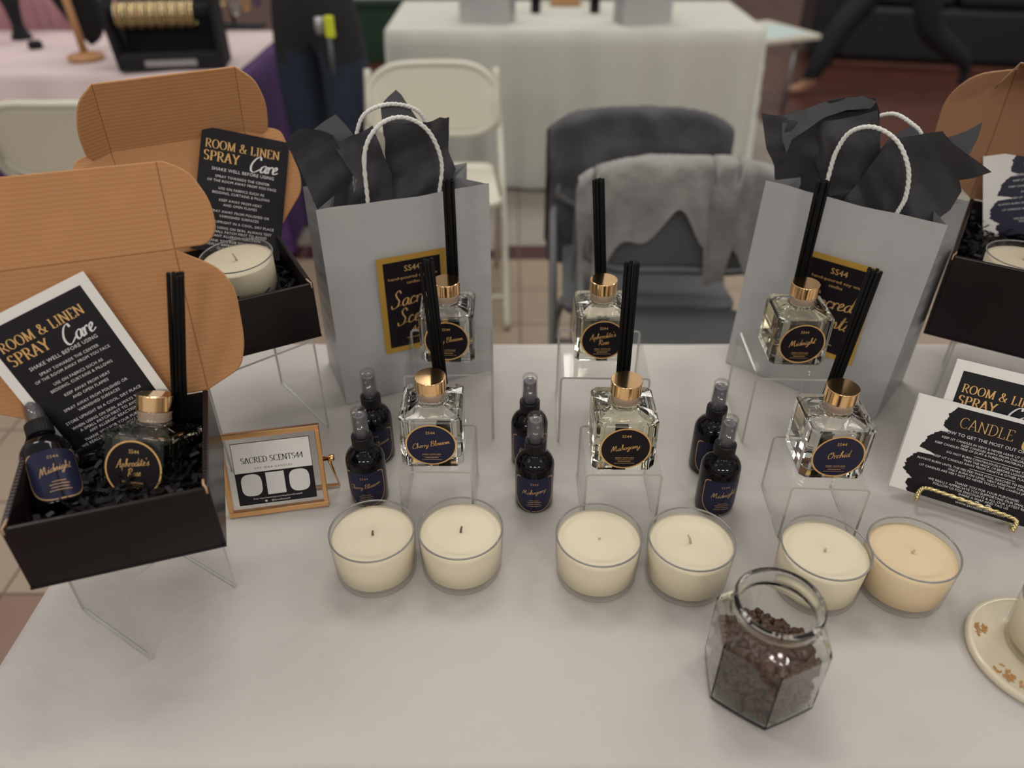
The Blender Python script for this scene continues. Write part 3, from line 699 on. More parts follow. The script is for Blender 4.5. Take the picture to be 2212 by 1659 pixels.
# box at the left back
Z2 = TZ + .151; A2 = 28.5; W2, D2, H2 = .179, .178, .080
fr = PZ(695.5, 726, Z2); B2 = T(fr.x, fr.y, Z2) @ RZ(A2) @ T(-W2, 0, 0)
h2 = B2 @ V((W2, D2, H2))
LM2 = frameM(h2, 30.5, 55); FM2 = frameM(LM2 @ V((0, .152, -.0024)), 30.5, 103) @ T(0, 0, .0024)
side2 = [(0, 0, 0), (.052, .050, .012), (.058, .075, .012), (.050, .142, .014), (.035, .150, .012), (0, .152, 0)]
dust2 = [(0, .001, 0), (.024, -.004, .010), (.034, .006, .012), (.036, .045, .02), (.024, .080, .02), (0, .096, 0)]
gift_box('open black box with its tall brown lid, holding a candle, beside the left bag', B2, W2, D2, H2, LM2, .152, FM2, .096, side2, mir(side2), dust2, mir(dust2), 8, 8, 22, 22)
cc = B2.inverted() @ V((-.366, .938, 0))
shreds('crinkled black paper shred around the candle in the left back box', B2, W2, D2, .006, .050, 800, 12, [(cc.x, cc.y, .046)])
candle('soy candle with a short wick, sitting in the left back box', T(-.366, .938, Z2 + .031) @ RZ(20) @ RY(-3) @ RX(2), lean=(-.4, .3), wl=.011, group='soy candles in clear glass')
rf = B2 @ V((W2 - .006, .002, 0)); A2r = 40
riser('acrylic riser under the left back box with the candle', *( V((-.266, .877, 0)) - V((math.cos(R(A2r)), math.sin(R(A2r)), 0)) * .150 ).xy, A2r, .150, .15, .1505)
# box at the right edge
Z3 = TZ + .1125; A3 = -31.5; W3, D3, H3 = .255, .237, .124
B3 = T(.5976, .9541, Z3) @ RZ(A3)
h3 = B3 @ V((W3, D3, H3))
LM3 = frameM(h3, A3, 101); FM3 = frameM(LM3 @ V((0, .212, -.0024)), A3, 168) @ T(0, 0, .0024)
side3 = [(0, 0, 0), (.060, .045, .02), (.078, .085, .03), (.078, .150, .04), (.050, .190, .03), (.0, .205, 0)]
dust3 = [(0, .004, 0), (.030, .006, .012), (.040, .030, .02), (.036, .085, .02), (0, .11, 0)]
gift_box('open black box at the right edge, holding a candle and a care card', B3, W3, D3, H3, LM3, .212, FM3, .11, side3, mir(side3), dust3, mir(dust3), -6, -6, 60, 60, 'kraft_shaded')
cr = PZ(2212, 560, Z3 + .118); c3 = B3.inverted() @ cr
shreds('crinkled black paper shred around the candle in the right-hand box', B3, W3, D3, .02, .100, 1500, 13, [(c3.x, c3.y, .05)])
candle('soy candle sitting in the right-hand box', T(cr.x, cr.y, Z3 + .060), group='soy candles in clear glass')
riser('acrylic riser under the right-hand box, behind the care cards', .6399, .9417, -31.5, .115, .12, .1115)
# ---------------------------------------------------------------- printed care cards
ROOM = [(.660, .0066, 'SHAKE WELL BEFORE USING'), (.605, .0052, 'SPRAY TOWARDS THE CENTER'), (.568, .0052, 'OF THE ROOM AWAY FROM YOU FACE'),
        (.510, .0052, 'USE ON FABRICS SUCH AS'), (.473, .0052, 'BEDDING, CURTAINS & PILLOWS'), (.415, .0052, 'KEEP AWAY FROM HEAT'), (.378, .0052, 'AND OPEN FLAMES'),
        (.322, .0052, 'SPRAY AWAY FROM POLISHED OR'), (.285, .0052, 'VARNISHED SURFACES'), (.236, .0052, 'STORE UPRIGHT IN A COOL, DRY PLACE'),
        (.190, .0052, 'WHEN USING ON SKIN, ALWAYS TEST'), (.157, .0052, 'A SMALL PATCH FIRST TO AVOID'), (.124, .0052, 'ANY ALLERGIC REACTION'),
        (.083, .0052, 'THANK YOU FOR YOUR PURCHASE'), (.053, .0052, 'WE REALLY APPRECIATE YOU SPPORTING'), (.023, .0052, 'OUR SMALL BUSINESS!')]
_RC = {}
def room_card(label, M, border, top_only=False):
    W, H = .127, .178; o = thing('care_card', label, 'card', M, 'printed care cards')
    G().box(-W / 2, W / 2, 0, H, -.0004, 0).build('card_stock', 'card_white' if border else 'card_black', o)
    b = .0105 if border else 0
    if border: G().poly([(-W / 2 + b, b), (W / 2 - b, b), (W / 2 - b, H - b), (-W / 2 + b, H - b)], .0001).build('printed_panel', 'card_black', o, recalc=False)
    k = (W - 2 * b) / W
    if border not in _RC:
        g = G(); Y = lambda f: b + f * (H - 2 * b)
        put_serif(g, 'ROOM & LINEN', .0126 * k, -.003, Y(.835), 0, align='C'); put_serif(g, 'SPRAY', .0142 * k, -W * .455 * k, Y(.733), 0, thick=.17)
        g2 = G(); put_script(g2, 'Care', .0230 * k, W * .22 * k, Y(.705), rot=3, weight=.10, k=7)
        for f, s, tx in ROOM: put_text(g2, tx, s * k, 0, Y(f) , space=1.08)
        _RC[border] = (g.mesh('gold_heading', ['gold_print'], recalc=False), g2.mesh('white_lettering', ['print_white'], recalc=False))
    link('gold_heading', _RC[border][0], o); link('white_lettering', _RC[border][1], o)
    return o
CAND = [(.715, .0062, 'HOW TO GET THE MOST OUT OF YOUR CANDLES'), (.655, .0043, 'KEEP LIT CANDLES IN VIEW & NEVER LEAVE LIT CANDLES UNATTENDED'), (.620, .0043, 'KEEP CANDLES AWAY FROM CHILDREN & PETS'),
        (.585, .0043, 'KEEP CANDLES FREE OF DUST & FOREIGN MATERIALS LIKE MATCHES & WICKS'), (.515, .0043, 'DO NOT BURN CONTINUOUSLY FOR MORE THAN 4 HOURS'), (.480, .0043, 'TRIM THE WICK 1/4 BEFORE LIGHTING'),
        (.445, .0043, 'KEEP LIT CANDLES AWAY FROM DRAFTS & OTHER FLAMMABLE MATERIALS'), (.380, .0043, 'ALWAYS BURN UNTIL THE MELTED WAX POOL REACHES TO EDGES TO AVOID TUNNELING'), (.345, .0043, 'ONLY BURN ON LEVEL, HEAT RESISTANT SURFACES.'),
        (.310, .0043, 'LIT CANDLES ARE VERY HOT SO NEVER TOUCH THE CANDLE JAR WHILE THE CANDLE'), (.225, .0046, 'THANK YOU FOR YOUR PURCHASE!'), (.190, .0046, 'WE REALLY APPRECIATE YOU SUPPORTING OUR SMALL BUSINESS!'),
        (.155, .0046, 'FOLLOW US FOR DISCOUNTS & ALL OUR LATEST RELEASES'), (.120, .0046, 'SHARE A SNAP AND TAG US'), (.030, .0042, 'WWW.SACREDSCENTS44.COM')]
_CC = {}
def candle_card(label, M, navy=False):
    W, H = .178, .1225; o = thing('care_card', label, 'card', M, 'printed care cards')
    G().box(0, W, 0, H, -.0004, 0).build('card_stock', 'card_white', o)
    if not _CC:
        rnd = random.Random(5); key = [(1.0, .245), (.93, .215), (.85, .205), (.79, .20), (.745, .235), (.735, .26), (.715, .185), (.64, .135), (.56, .115), (.50, .11), (.475, .19), (.455, .215), (.44, .10), (.36, .065), (.29, .05), (.23, .05), (.165, .105), (.155, .125), (.14, .10), (.08, .10), (.0, .125)]
        pts = []
        for i in range(len(key) - 1):
            for j in range(5):
                t_ = j / 5; f = key[i][0] * (1 - t_) + key[i + 1][0] * t_; x = key[i][1] * (1 - t_) + key[i + 1][1] * t_
                pts.append(((x + rnd.uniform(-.008, .008)) * W, f * H))
        pts.append((key[-1][1] * W, 0)); pts = [(W, H)] + pts + [(W, 0)]
        g = G().poly(pts, .00012); gold = G(); wt = G()
        put_serif(gold, 'CANDLE', .0135, W * .29, H * .805, thick=.075, thin=.028, track=.03); put_script(gold, 'Care', .026, W * .80, H * .765, rot=3, weight=.10, k=7)
        for f, s, tx in CAND: put_text(wt, tx, s * .92, W * .585, H * f, space=1.02)
        for x in (.555, .625):
            wt.add(*[[(p[0] + x * W, p[1] + H * .088, .0002) for p in [(.0032 * math.cos(a * .3927), .0032 * math.sin(a * .3927)) for a in range(16)]], [tuple(range(16))]])
        ic = G()
        for r0, r1 in ((.0010, .0014),): ic.add([(W * .555 + p[0], H * .088 + p[1], .0004) for p in [q for a in range(12) for q in ((r0 * math.cos(a * .5236), r0 * math.sin(a * .5236)), (r1 * math.cos(a * .5236), r1 * math.sin(a * .5236)))]], [(2 * i, 2 * i + 1, 2 * ((i + 1) % 12) + 1, 2 * ((i + 1) % 12)) for i in range(12)])
        put_text(ic, 'f', .0062, W * .625, H * .088 - .0022, .0004)
        for f in (.553, .418): wt.poly([(W * .44, H * f), (W * .72, H * f), (W * .72, H * f + .0005), (W * .44, H * f + .0005)], .0002)
        _CC.update(p=g.mesh('brush_print', ['card_black'], recalc=False), pn=g.mesh('brush_print', ['card_navy'], recalc=False), g=gold.mesh('gold_heading', ['gold_print'], recalc=False), w=wt.mesh('white_lettering', ['print_white'], recalc=False), i=ic.mesh('icons', ['print_dark'], recalc=False))
    link('brush_print', _CC['pn' if navy else 'p'], o); link('gold_heading', _CC['g'], o); link('white_lettering', _CC['w'], o); link('icons', _CC['i'], o)
    return o
# card in the left edge box: top right corner measured in the lid plane
M = LM1 @ T(-.0885, .150, .012) @ RZ(20) @ T(-.0635, -.178, 0)
room_card('white-bordered black care card leaning tilted in the box at the left edge', M, True)
hc = h2 - V((-math.sin(R(A2)), math.cos(R(A2)), 0)) * .045 + V((0, 0, -.045))
M = frameM(hc, A2, 55) @ T(-.0588, .2264, 0) @ RZ(-21) @ T(.0594, -.1753, 0) @ MX.Diagonal((.935, .985, 1, 1))
room_card('borderless black care card standing behind the candle in the left back box', M, False)
o3 = V((.7165, 1.159, .974)); e1_ = V((math.cos(R(A3)), math.sin(R(A3)), 0))
M = frameM(o3 + V((e1_.y, -e1_.x, 0)) * .03, A3, 80) @ T(.0027, .0754, 0) @ RZ(18) @ T(0, -.1225, 0)
candle_card('navy candle care card with white brush edge, in the right-hand box', M, True)
# cards on the gold easel
ME_ = frameM(V((.489, .7373, .755)), -28.7, 70)
candle_card('black candle care card with gold heading, front card on the gold easel', ME_)
for i in range(6):
    tag(G().box(0, .178, 0, .1225, -.0004, 0).build('care_card', 'card_white', None, ME_ @ T(-.0012 * (i % 3) + .001, .0006 * (i + 1), -.0012 * (i + 1))), 'white card edge in the stack behind the front candle care card', 'card', 'stacked cards on the easel')
room_card('white-bordered spray care card, standing behind the candle care cards on the easel', ME_ @ T(.0273 + .0635, -.002, -.014), True)
for i in range(4):
    tag(G().box(-.0635, .0635, 0, .178, -.0004, 0).build('care_card', 'card_white', None, ME_ @ T(.0905 + .001 * (i % 2), -.002 + .0005 * i, -.0152 - .0011 * i)), 'white card edge in the stack behind the spray care card on the easel', 'card', 'stacked cards on the easel')
es = thing('card_easel', 'gold twisted-wire easel holding the care cards at right', 'easel', ME_)
def twist(path, r, R_, turns, k=8):
    pp = cat_rom(path, k); out = []
    for ph in (0, math.pi):
        l = []; up = V((0, 0, 1))
        for i, p in enumerate(pp):
            t_ = (pp[min(i + 1, len(pp) - 1)] - pp[max(i - 1, 0)]).normalized(); a = t_.cross(up)
            if a.length < .1: a = t_.cross(V((1, 0, 0)))
            a.normalize(); b = a.cross(t_); q = ph + turns * 2 * math.pi * i / (len(pp) - 1); l.append(p + a * (R_ * math.cos(q)) + b * (R_ * math.sin(q)))
        out.append(l)
    return out
for nm, path, tn in (('front_ledge', [(.0334, .000, .016), (.034, .010, .015), (.040, .0145, .010), (.06, .0138, .008), (.09, .0125, .008), (.12, .0108, .008), (.139, .0095, .010), (.1425, .006, .014), (.1413, -.004, .016)], 12),):
    g = G()
    for l in twist([V(p) for p in path], .0017, .0015, tn): g.tube(l, .0017, 6)
    g.build('front_ledge', 'wire_gold', es)
for x in (.034, .1413):
    g = G(); zf = -.0065
    g.tube(cat_rom([V((x, .0, .016)), V((x, -.006, .012)), V((x, -.006, -.004)), V((x, .0, -.022)), V((x + .002, .06, -.0225)), V((x + (.03 if x < .1 else -.03), .14, -.0225))], 5), .0018, 6); g.build('side_wire', 'wire_gold', es)
inv = ME_.inverted(); ft = inv @ V((.60, .86, TZ + .002))
G().tube([V((.088, .135, -.0225)), (V((.088, .135, -.0225)) + ft) / 2, ft], .0018, 6).build('back_leg', 'wire_gold', es)
# ---------------------------------------------------------------- brass card holder
a0 = V((-.356, .6938, TZ)); AH = 10.8
HM = frameM(a0, AH, 70)
HW, HH = .1234, .110
h = thing('brass_frame', 'brass and glass standing frame with a business card, beside the left box', 'frame', HM)
for nm, b in (('bottom_bar', (0, HW, 0, .007)), ('top_bar', (0, HW, HH - .007, HH)), ('side_bar', (0, .006, .007, HH - .007)), ('side_bar', (HW - .006, HW, .007, HH - .007))):
    G().box(b[0], b[1], b[2], b[3], -.005, .004).build(nm, 'brass', h, bevel=.0008)
G().box(.005, HW - .005, .006, HH - .006, -.0022, -.0012).build('glass_pane', 'acrylic', h)
G().lathe([(0, 0), (.0028, 0), (.0028, .006), (.0045, .007), (.0045, .012), (.0035, .0135), (0, .0135)], 20).build('hinge_knob', 'brass', h, T(HW, .062, -.003) @ RY(90))
ft = HM.inverted() @ V((-.228, .752, TZ + .003)); f2 = HM.inverted() @ V((-.335, .735, TZ + .003))
G().tube([V((HW + .006, .062, -.003)), ft, f2], .0022, 8).build('prop_stand', 'brass', h)
# business card in the frame (square codes left out)
CM = HM @ T(.0140, .0130, -.0008)
bc = thing('business_card', 'white and black business card reading SACRED SCENTS44, in the brass frame', 'card', CM)
cw, ch = .0955, .0830
G().box(0, cw, 0, ch, -.0003, 0).build('card_stock', 'card_white', bc)
g = G().poly([(0, 0), (cw, 0), (cw, ch * .52), (0, ch * .52)], .0001)
for q in ((0, cw, ch - .0008, ch), (0, .0006, 0, ch), (cw - .0006, cw, 0, ch)): g.poly([(q[0], q[2]), (q[1], q[2]), (q[1], q[3]), (q[0], q[3])], .00015)
put_serif(g, 'SACRED SCENTS44', .0075, cw / 2, ch * .67, thick=.13, thin=.04, align='C', track=.03); put_text(g, 'SOY WAX CANDLES', .0036, cw / 2, ch * .565, space=1.5)
g.build('dark_print', 'card_black', bc, recalc=False)
g = G()
for cx in (.0185, .077): g.poly(rounded([(cx - .0125, .0115), (cx + .0125, .0115), (cx + .0125, .041), (cx - .0125, .041)], .012, 6), .0002)
g.poly([(.0365, .0115), (.0590, .0115), (.0590, .0410), (.0365, .0410)], .0002)
put_text(g, 'Shop: https://www.etsy.com/shop/SacredScents44', .0030, cw / 2, .0066, .0002); put_text(g, '@SacredScents44', .0032, cw / 2 + .003, .0022, .0002)
g.poly([(.0315, .0020), (.0341, .0020), (.0341, .0044), (.0315, .0044)], .0002)
g.build('white_print', 'print_white', bc, recalc=False)
# ---------------------------------------------------------------- gift bags
def bag(label, M, w=.24, dB=.125, dT=.088, h=.308, skew=0, lab=True, group='grey paper gift bags'):
    o = thing('gift_bag', label, 'gift bag', M, group)
    def side(y0b, y0t):
        def f(u, v_):
            z = v_ * h; y = y0b + (y0t - y0b) * v_
            bul = math.sin(math.pi * u) * math.sin(math.pi * min(1, v_ * 1.02)) * .005
            return (u * w + skew * v_, y + (-bul if y0b == 0 else bul) + .0012 * math.sin(u * 19) * v_ ** 6, z + .0014 * math.sin(u * 7 + 1) * v_ ** 8)
        return f
    off = (dB - dT) * .15
    G().grid(side(0, off), 16, 14).build('front_panel', 'bag_grey', o, recalc=False)
    G().grid(side(dB, off + dT), 16, 14).build('back_panel', 'bag_grey', o, recalc=False)
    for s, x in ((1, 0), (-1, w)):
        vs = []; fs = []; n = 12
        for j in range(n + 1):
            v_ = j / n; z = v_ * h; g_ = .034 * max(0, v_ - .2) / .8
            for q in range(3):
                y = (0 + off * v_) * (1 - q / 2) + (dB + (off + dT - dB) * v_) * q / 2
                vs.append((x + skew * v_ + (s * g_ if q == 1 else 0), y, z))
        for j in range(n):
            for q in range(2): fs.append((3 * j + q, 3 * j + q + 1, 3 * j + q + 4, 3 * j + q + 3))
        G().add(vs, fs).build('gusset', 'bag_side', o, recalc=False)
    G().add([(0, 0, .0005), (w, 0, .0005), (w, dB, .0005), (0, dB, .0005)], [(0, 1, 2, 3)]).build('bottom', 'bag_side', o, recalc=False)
    return o, off, dT
def handle(o, pts, y):
    g = G(); P3 = [V((a, y, b)) for a, b in pts]
    for l in twist(P3, .0024, .0010, 22, 9): g.tube(l, .0023, 6)
    g.build('cord_handle', 'paper_cord', o)
def bag_label(o, x, z, w=.1, h=.154):
    l = G().box(0, w, 0, h, -.0004, 0).build('foil_label', 'gold_glitter', o, T(x, -.0058, z) @ RX(90))
    b = .0085; g = G().poly([(b, b), (w - b, b), (w - b, h - b), (b, h - b)], .0001); g.build('black_panel', 'label_black', l, recalc=False)
    g = G(); put_text(g, 'SS44', .0125, w / 2, h * .84, .0003); put_text(g, 'hand-poured soy wax', .0066, w / 2, h * .765, .0003, width=.072); put_text(g, 'candles', .0066, w / 2, h * .71, .0003)
    put_script(g, 'Sacred', .0255, w * .47, h * .50, rot=6, weight=.07, z=.0003); put_script(g, 'Scents', .0255, w * .52, h * .31, rot=6, weight=.07, z=.0003); put_text(g, '44', .015, w * .50, h * .19, .0003)
    g.poly([(w * .34, h * .135), (w * .66, h * .135), (w * .66, h * .141), (w * .34, h * .141)], .0003)
    g.build('lettering', 'gold_print', l, recalc=False)
BL = T(-.2503, .9311, TZ) @ RZ(23.2)
o, off, dT = bag('grey gift bag with a gold-edged label, left of the diffusers', BL)
handle(o, [(.0702, .285), (.0702, .3087), (.0735, .372), (.0965, .404), (.1289, .4096), (.1600, .388), (.1755, .345), (.1693, .300), (.1693, .285)], off + .0085)
handle(o, [(.0700, .285), (.0720, .335), (.0802, .3723), (.0941, .3984), (.1237, .4079), (.1556, .402), (.1755, .3848), (.183, .345), (.180, .285)], off + dT - .0085)
bag_label(o, .0675, .0765)
BRt = T(.3494, 1.0472, TZ) @ RZ(-39.7)
o, off, dT = bag('grey gift bag leaning right with dark tissue, right of the Midnight diffuser', BRt, w=.2405, dB=.13, dT=.100, h=.306, skew=.006)
handle(o, [(.087, .285), (.087, .3372), (.0894, .3656), (.1008, .3919), (.127, .4029), (.1582, .392), (.1806, .362), (.1876, .3276), (.1837, .3049), (.181, .285)], off + .0085)
handle(o, [(.080, .285), (.082, .345), (.092, .380), (.1075, .394), (.1269, .4006), (.1499, .3928), (.1663, .3809), (.178, .345), (.177, .285)], off + dT - .0085)
bag_label(o, .0885, .0765)
# ---------------------------------------------------------------- tissue paper
def sheet(label, pix, F, amp, seed, m='tissue', curl=0):
    """crumpled sheet: outline seen in the photograph, standing in the plane F inside its bag, with real folds in depth"""
    rnd = random.Random(seed); mx_, my_ = sum(p[0] for p in pix) / len(pix), sum(p[1] for p in pix) / len(pix)
    o_, an_, ph_ = F; nn = frameM(o_, an_, ph_).to_3x3() @ V((0, 0, 1)); d = ray(mx_, my_)
    M = frameM(CP + d * ((o_ - CP).dot(nn) / d.dot(nn)), an_, ph_); Mi = M.inverted()
    bm = bmesh.new()
    for px, py in pix:
        d = ray(px, py); q = Mi @ (CP + d * ((M.translation - CP).dot(nn) / d.dot(nn))); bm.verts.new((q.x, q.y, 0))
    bm.faces.new(bm.verts[:]); bmesh.ops.triangulate(bm, faces=bm.faces[:])
    for _ in range(4): bmesh.ops.subdivide_edges(bm, edges=[e for e in bm.edges if e.calc_length() > .008], cuts=1, use_grid_fill=False); bmesh.ops.triangulate(bm, faces=bm.faces[:])
    dirs = [(rnd.uniform(0, math.pi), rnd.uniform(25, 70), rnd.uniform(0, 6.28)) for _ in range(5)]
    for v_ in bm.verts:
        x, z = v_.co.x, v_.co.y; d = 0
        for a, f, p in dirs:
            s = math.cos(a) * x + math.sin(a) * z; d += abs(((s * f / 3.14 + p) % 2) - 1) - .5 + .35 * (abs(((s * f * 2.7 / 3.14 + 2 * p) % 2) - 1) - .5)
        v_.co.z = amp * d * .4 - curl * x * x * 8
    bm.transform(M)
    bmesh.ops.recalc_face_normals(bm, faces=bm.faces)
    me = bpy.data.meshes.new('tissue_paper'); bm.to_mesh(me); bm.free(); me.materials.append(MATS[m])
    for p in me.polygons: p.use_smooth = True
    o = link('tissue_paper', me); return tag(o, label, 'tissue paper', 'black tissue paper in the bags')
def FL_(d, a=0, p=90): return (BL @ V((.12, d, .3)), 23.2 + a, p)
def FR_(d, a=0, p=90): return (BRt @ V((.12, d, .3)), -39.7 + a, p)
sheet('black tissue sheet rolled over at the left of the left bag', [(628, 300), (648, 284), (690, 290), (722, 302), (745, 350), (766, 386), (758, 410), (748, 470), (712, 490), (690, 455), (668, 410), (640, 352), (622, 326)], FL_(.030, -8, 96), .026, 1, curl=.9)
sheet('pale grey tissue corner sticking up at the back left of the left bag', [(677, 280), (700, 262), (725, 247), (745, 268), (768, 296), (762, 330), (760, 400), (740, 440), (715, 420), (702, 360), (690, 315)], FL_(.055, 0, 70), .006, 2, 'tissue_pale')
sheet('dark tissue sheet in the middle of the left bag, left of the gap', [(720, 310), (745, 308), (775, 290), (803, 270), (812, 300), (830, 340), (847, 378), (850, 420), (850, 470), (745, 480), (755, 420), (766, 386), (742, 345)], FL_(.045, 6, 86), .024, 3)
sheet('pointed dark tissue peak rising at the back of the left bag', [(823, 228), (838, 210), (856, 194), (868, 205), (882, 228), (905, 262), (910, 300), (890, 340), (850, 350), (828, 290)], FL_(.070, 0, 80), .010, 4, 'tissue_pale')
sheet('black tissue sheet with a folded tip at the right of the left bag', [(826, 262), (870, 262), (905, 255), (945, 248), (960, 254), (970, 252), (972, 290), (972, 330), (977, 345), (985, 365), (975, 395), (958, 420), (955, 460), (850, 470), (846, 400), (836, 340)], FL_(.050, -4, 88), .026, 5)
sheet('black tissue sheet with a wide pointed corner at the left of the right bag', [(1646, 243), (1690, 245), (1740, 232), (1800, 212), (1850, 206), (1890, 215), (1897, 245), (1896, 310), (1894, 360), (1850, 400), (1820, 440), (1760, 430), (1700, 405), (1668, 395), (1670, 360), (1662, 310)], FR_(.055, 10, 90), .026, 6, 'tissue')
sheet('grey tissue strip curling along the top of the right bag', [(1690, 250), (1740, 234), (1800, 214), (1862, 208), (1893, 220), (1880, 236), (1830, 238), (1780, 254), (1740, 282), (1712, 300), (1700, 330), (1690, 300)], FR_(.034, 10, 84), .008, 7, 'tissue_pale')
sheet('dark tissue roll standing at the middle of the right bag, behind its handle', [(1752, 285), (1775, 262), (1815, 256), (1850, 250), (1893, 240), (1896, 290), (1895, 355), (1870, 385), (1830, 420), (1790, 425), (1768, 390), (1752, 340)], FR_(.030, 0, 88), .020, 11, 'tissue', curl=1.2)
sheet('dark tissue corner flaring out over the right-hand box', [(1900, 330), (1930, 300), (1980, 290), (2040, 275), (2060, 300), (2100, 335), (2143, 370), (2110, 382), (2070, 395), (2075, 420), (2050, 460), (2020, 480), (1940, 470), (1870, 450), (1815, 440), (1850, 400)], FR_(.028, 8, 92), .022, 8, 'tissue')
sheet('small dark blue tissue point behind the flaring corner of the right bag', [(2040, 300), (2085, 285), (2123, 264), (2112, 300), (2092, 338), (2050, 385), (2020, 430), (1990, 455), (1965, 440), (1985, 380), (2010, 330)], FR_(.060, 10, 85), .006, 9, 'tissue_pale')
sheet('grey tissue corner peeking behind the right bag handle', [(1893, 345), (1900, 325), (1925, 295), (1965, 273), (1985, 285), (1990, 300), (1975, 350), (1960, 420), (1920, 425), (1895, 380)], FR_(.070, 0, 80), .006, 10, 'tissue_pale')
# ---------------------------------------------------------------- jar of coffee beans
JM = T(.2475, .4620, TZ) @ RZ(-6.5 + 30)
jar = thing('coffee_jar', 'hexagonal open glass jar half filled with coffee beans', 'jar', JM)
def hexring(r, z, n=6):
    P = [(r * math.cos(R(60 * i)), r * math.sin(R(60 * i))) for i in range(6)]; out = []
    for i in range(6):
        a, b = P[i], P[(i + 1) % 6]
        for k in range(n): t_ = k / n; out.append((a[0] * (1 - t_) + b[0] * t_, a[1] * (1 - t_) + b[1] * t_, z))
    return out
def hexround(r, z, s):   # s: 0 = hexagon, 1 = circle
    out = []
    for p in hexring(r, z):
        l = math.hypot(p[0], p[1]); rr = l * (1 - s) + r * .95 * s; out.append((p[0] / l * rr, p[1] / l * rr, z))
    return out
rings = [hexround(.050, 0, .25), hexround(.0545, .002, .15), hexround(.057, .007, .08), hexround(.057, .088, .08), hexround(.0555, .094, .12), hexround(.050, .101, .4), hexround(.0430, .106, 1), hexround(.0415, .109, 1), hexround(.0415, .114, 1), hexround(.0435, .116, 1), hexround(.0440, .121, 1), hexround(.0435, .1255, 1), hexround(.0410, .127, 1), hexround(.0385, .1255, 1), hexround(.0380, .106, 1), hexround(.0470, .098, .4), hexround(.0525, .091, .12), hexround(.0540, .086, .08), hexround(.0540, .010, .08), hexround(.050, .006, .2)]
g = G(); n = len(rings[0]); g.add([p for r in rings for p in r], [])
for j in range(len(rings) - 1):
    for i in range(n): g.f.append([j * n + i, j * n + (i + 1) % n, (j + 1) * n + (i + 1) % n, (j + 1) * n + i]); g.m.append(0); g.s.append(4 <= j <= 15)
g.f.append(list(range(n))); g.m.append(0); g.s.append(False); g.f.append([(len(rings) - 1) * n + i for i in range(n)]); g.m.append(0); g.s.append(False)
g.build('glass_body', 'jar_glass', jar)
bean = []
for j in range(5):
    th = math.pi * j / 4
    for i in range(8):
        ph = 2 * math.pi * i / 8; x, y, z = 0.0074 * math.cos(th), .0052 * math.sin(th) * math.cos(ph), .0045 * math.sin(th) * math.sin(ph)
        if z < 0: z *= .55
        bean.append((x, y, z))
bf = [(j * 8 + i, j * 8 + (i + 1) % 8, (j + 1) * 8 + (i + 1) % 8, (j + 1) * 8 + i) for j in range(4) for i in range(8)]
rnd = random.Random(21); g = G()
def jr(a):   # inner hexagon radius in direction a
    q = (a % (math.pi / 3)) - math.pi / 6; return .0425 * .98 / math.cos(q) * math.cos(math.pi / 6) / .866
for k in range(850):
    a = rnd.uniform(0, 2 * math.pi); rr = jr(a) * math.sqrt(rnd.random()) if k % 3 else jr(a) * rnd.uniform(.86, 1.0)
    x, y = rr * math.cos(a), rr * math.sin(a); wx = JM.to_3x3() @ V((x, y, 0))
    top = .066 - .30 * wx.y - .22 * wx.x
    z = .0105 + (top - .0105) * (1 if k % 4 == 0 else rnd.random())
    g.add(bean, bf, 0, True, T(x, y, z) @ RZ(rnd.uniform(0, 360)) @ RX(rnd.uniform(0, 360)) @ RY(rnd.uniform(0, 360)))
o = g.build('coffee_beans', 'coffee', None, JM, recalc=False); o['kind'] = 'stuff'; tag(o, 'dark roasted coffee beans heaped in the hexagonal jar', 'coffee beans')
# ---------------------------------------------------------------- coaster with a candle at the right edge
cp = V((.4802 + .072, .4905, TZ))
co = thing('coaster', 'round cream coaster with dried flower bits, at the right edge', 'coaster', T(*cp))
G().lathe([(0, 0), (.068, 0), (.0715, .002), (.0725, .006), (.0715, .0095), (.069, .0105), (.066, .0098), (.064, .0088), (0, .0088)], 64).build('resin_disc', 'coaster', co)
rnd = random.Random(4)
for a0_, n_ in ((150, 14), (205, 20), (228, 10)):
    g = G()
    for _ in range(n_):
        a = R(a0_ + rnd.uniform(-9, 9)); r_ = rnd.uniform(.052, .0625); x, y = r_ * math.cos(a), r_ * math.sin(a); q = rnd.uniform(0, 6.28)
        g.add([(x + .0035 * math.cos(q + k * 1.5708) * (1 if k % 2 else .45), y + .0035 * math.sin(q + k * 1.5708) * (1 if k % 2 else .45), .0090 + .0008 * rnd.random()) for k in range(4)], [(0, 1, 2, 3)])
    g.build('dried_petals', 'petal', co, recalc=False)
candle('soy candle standing on the cream coaster at the right edge', T(cp.x + .012, cp.y + .004, TZ + .0090))
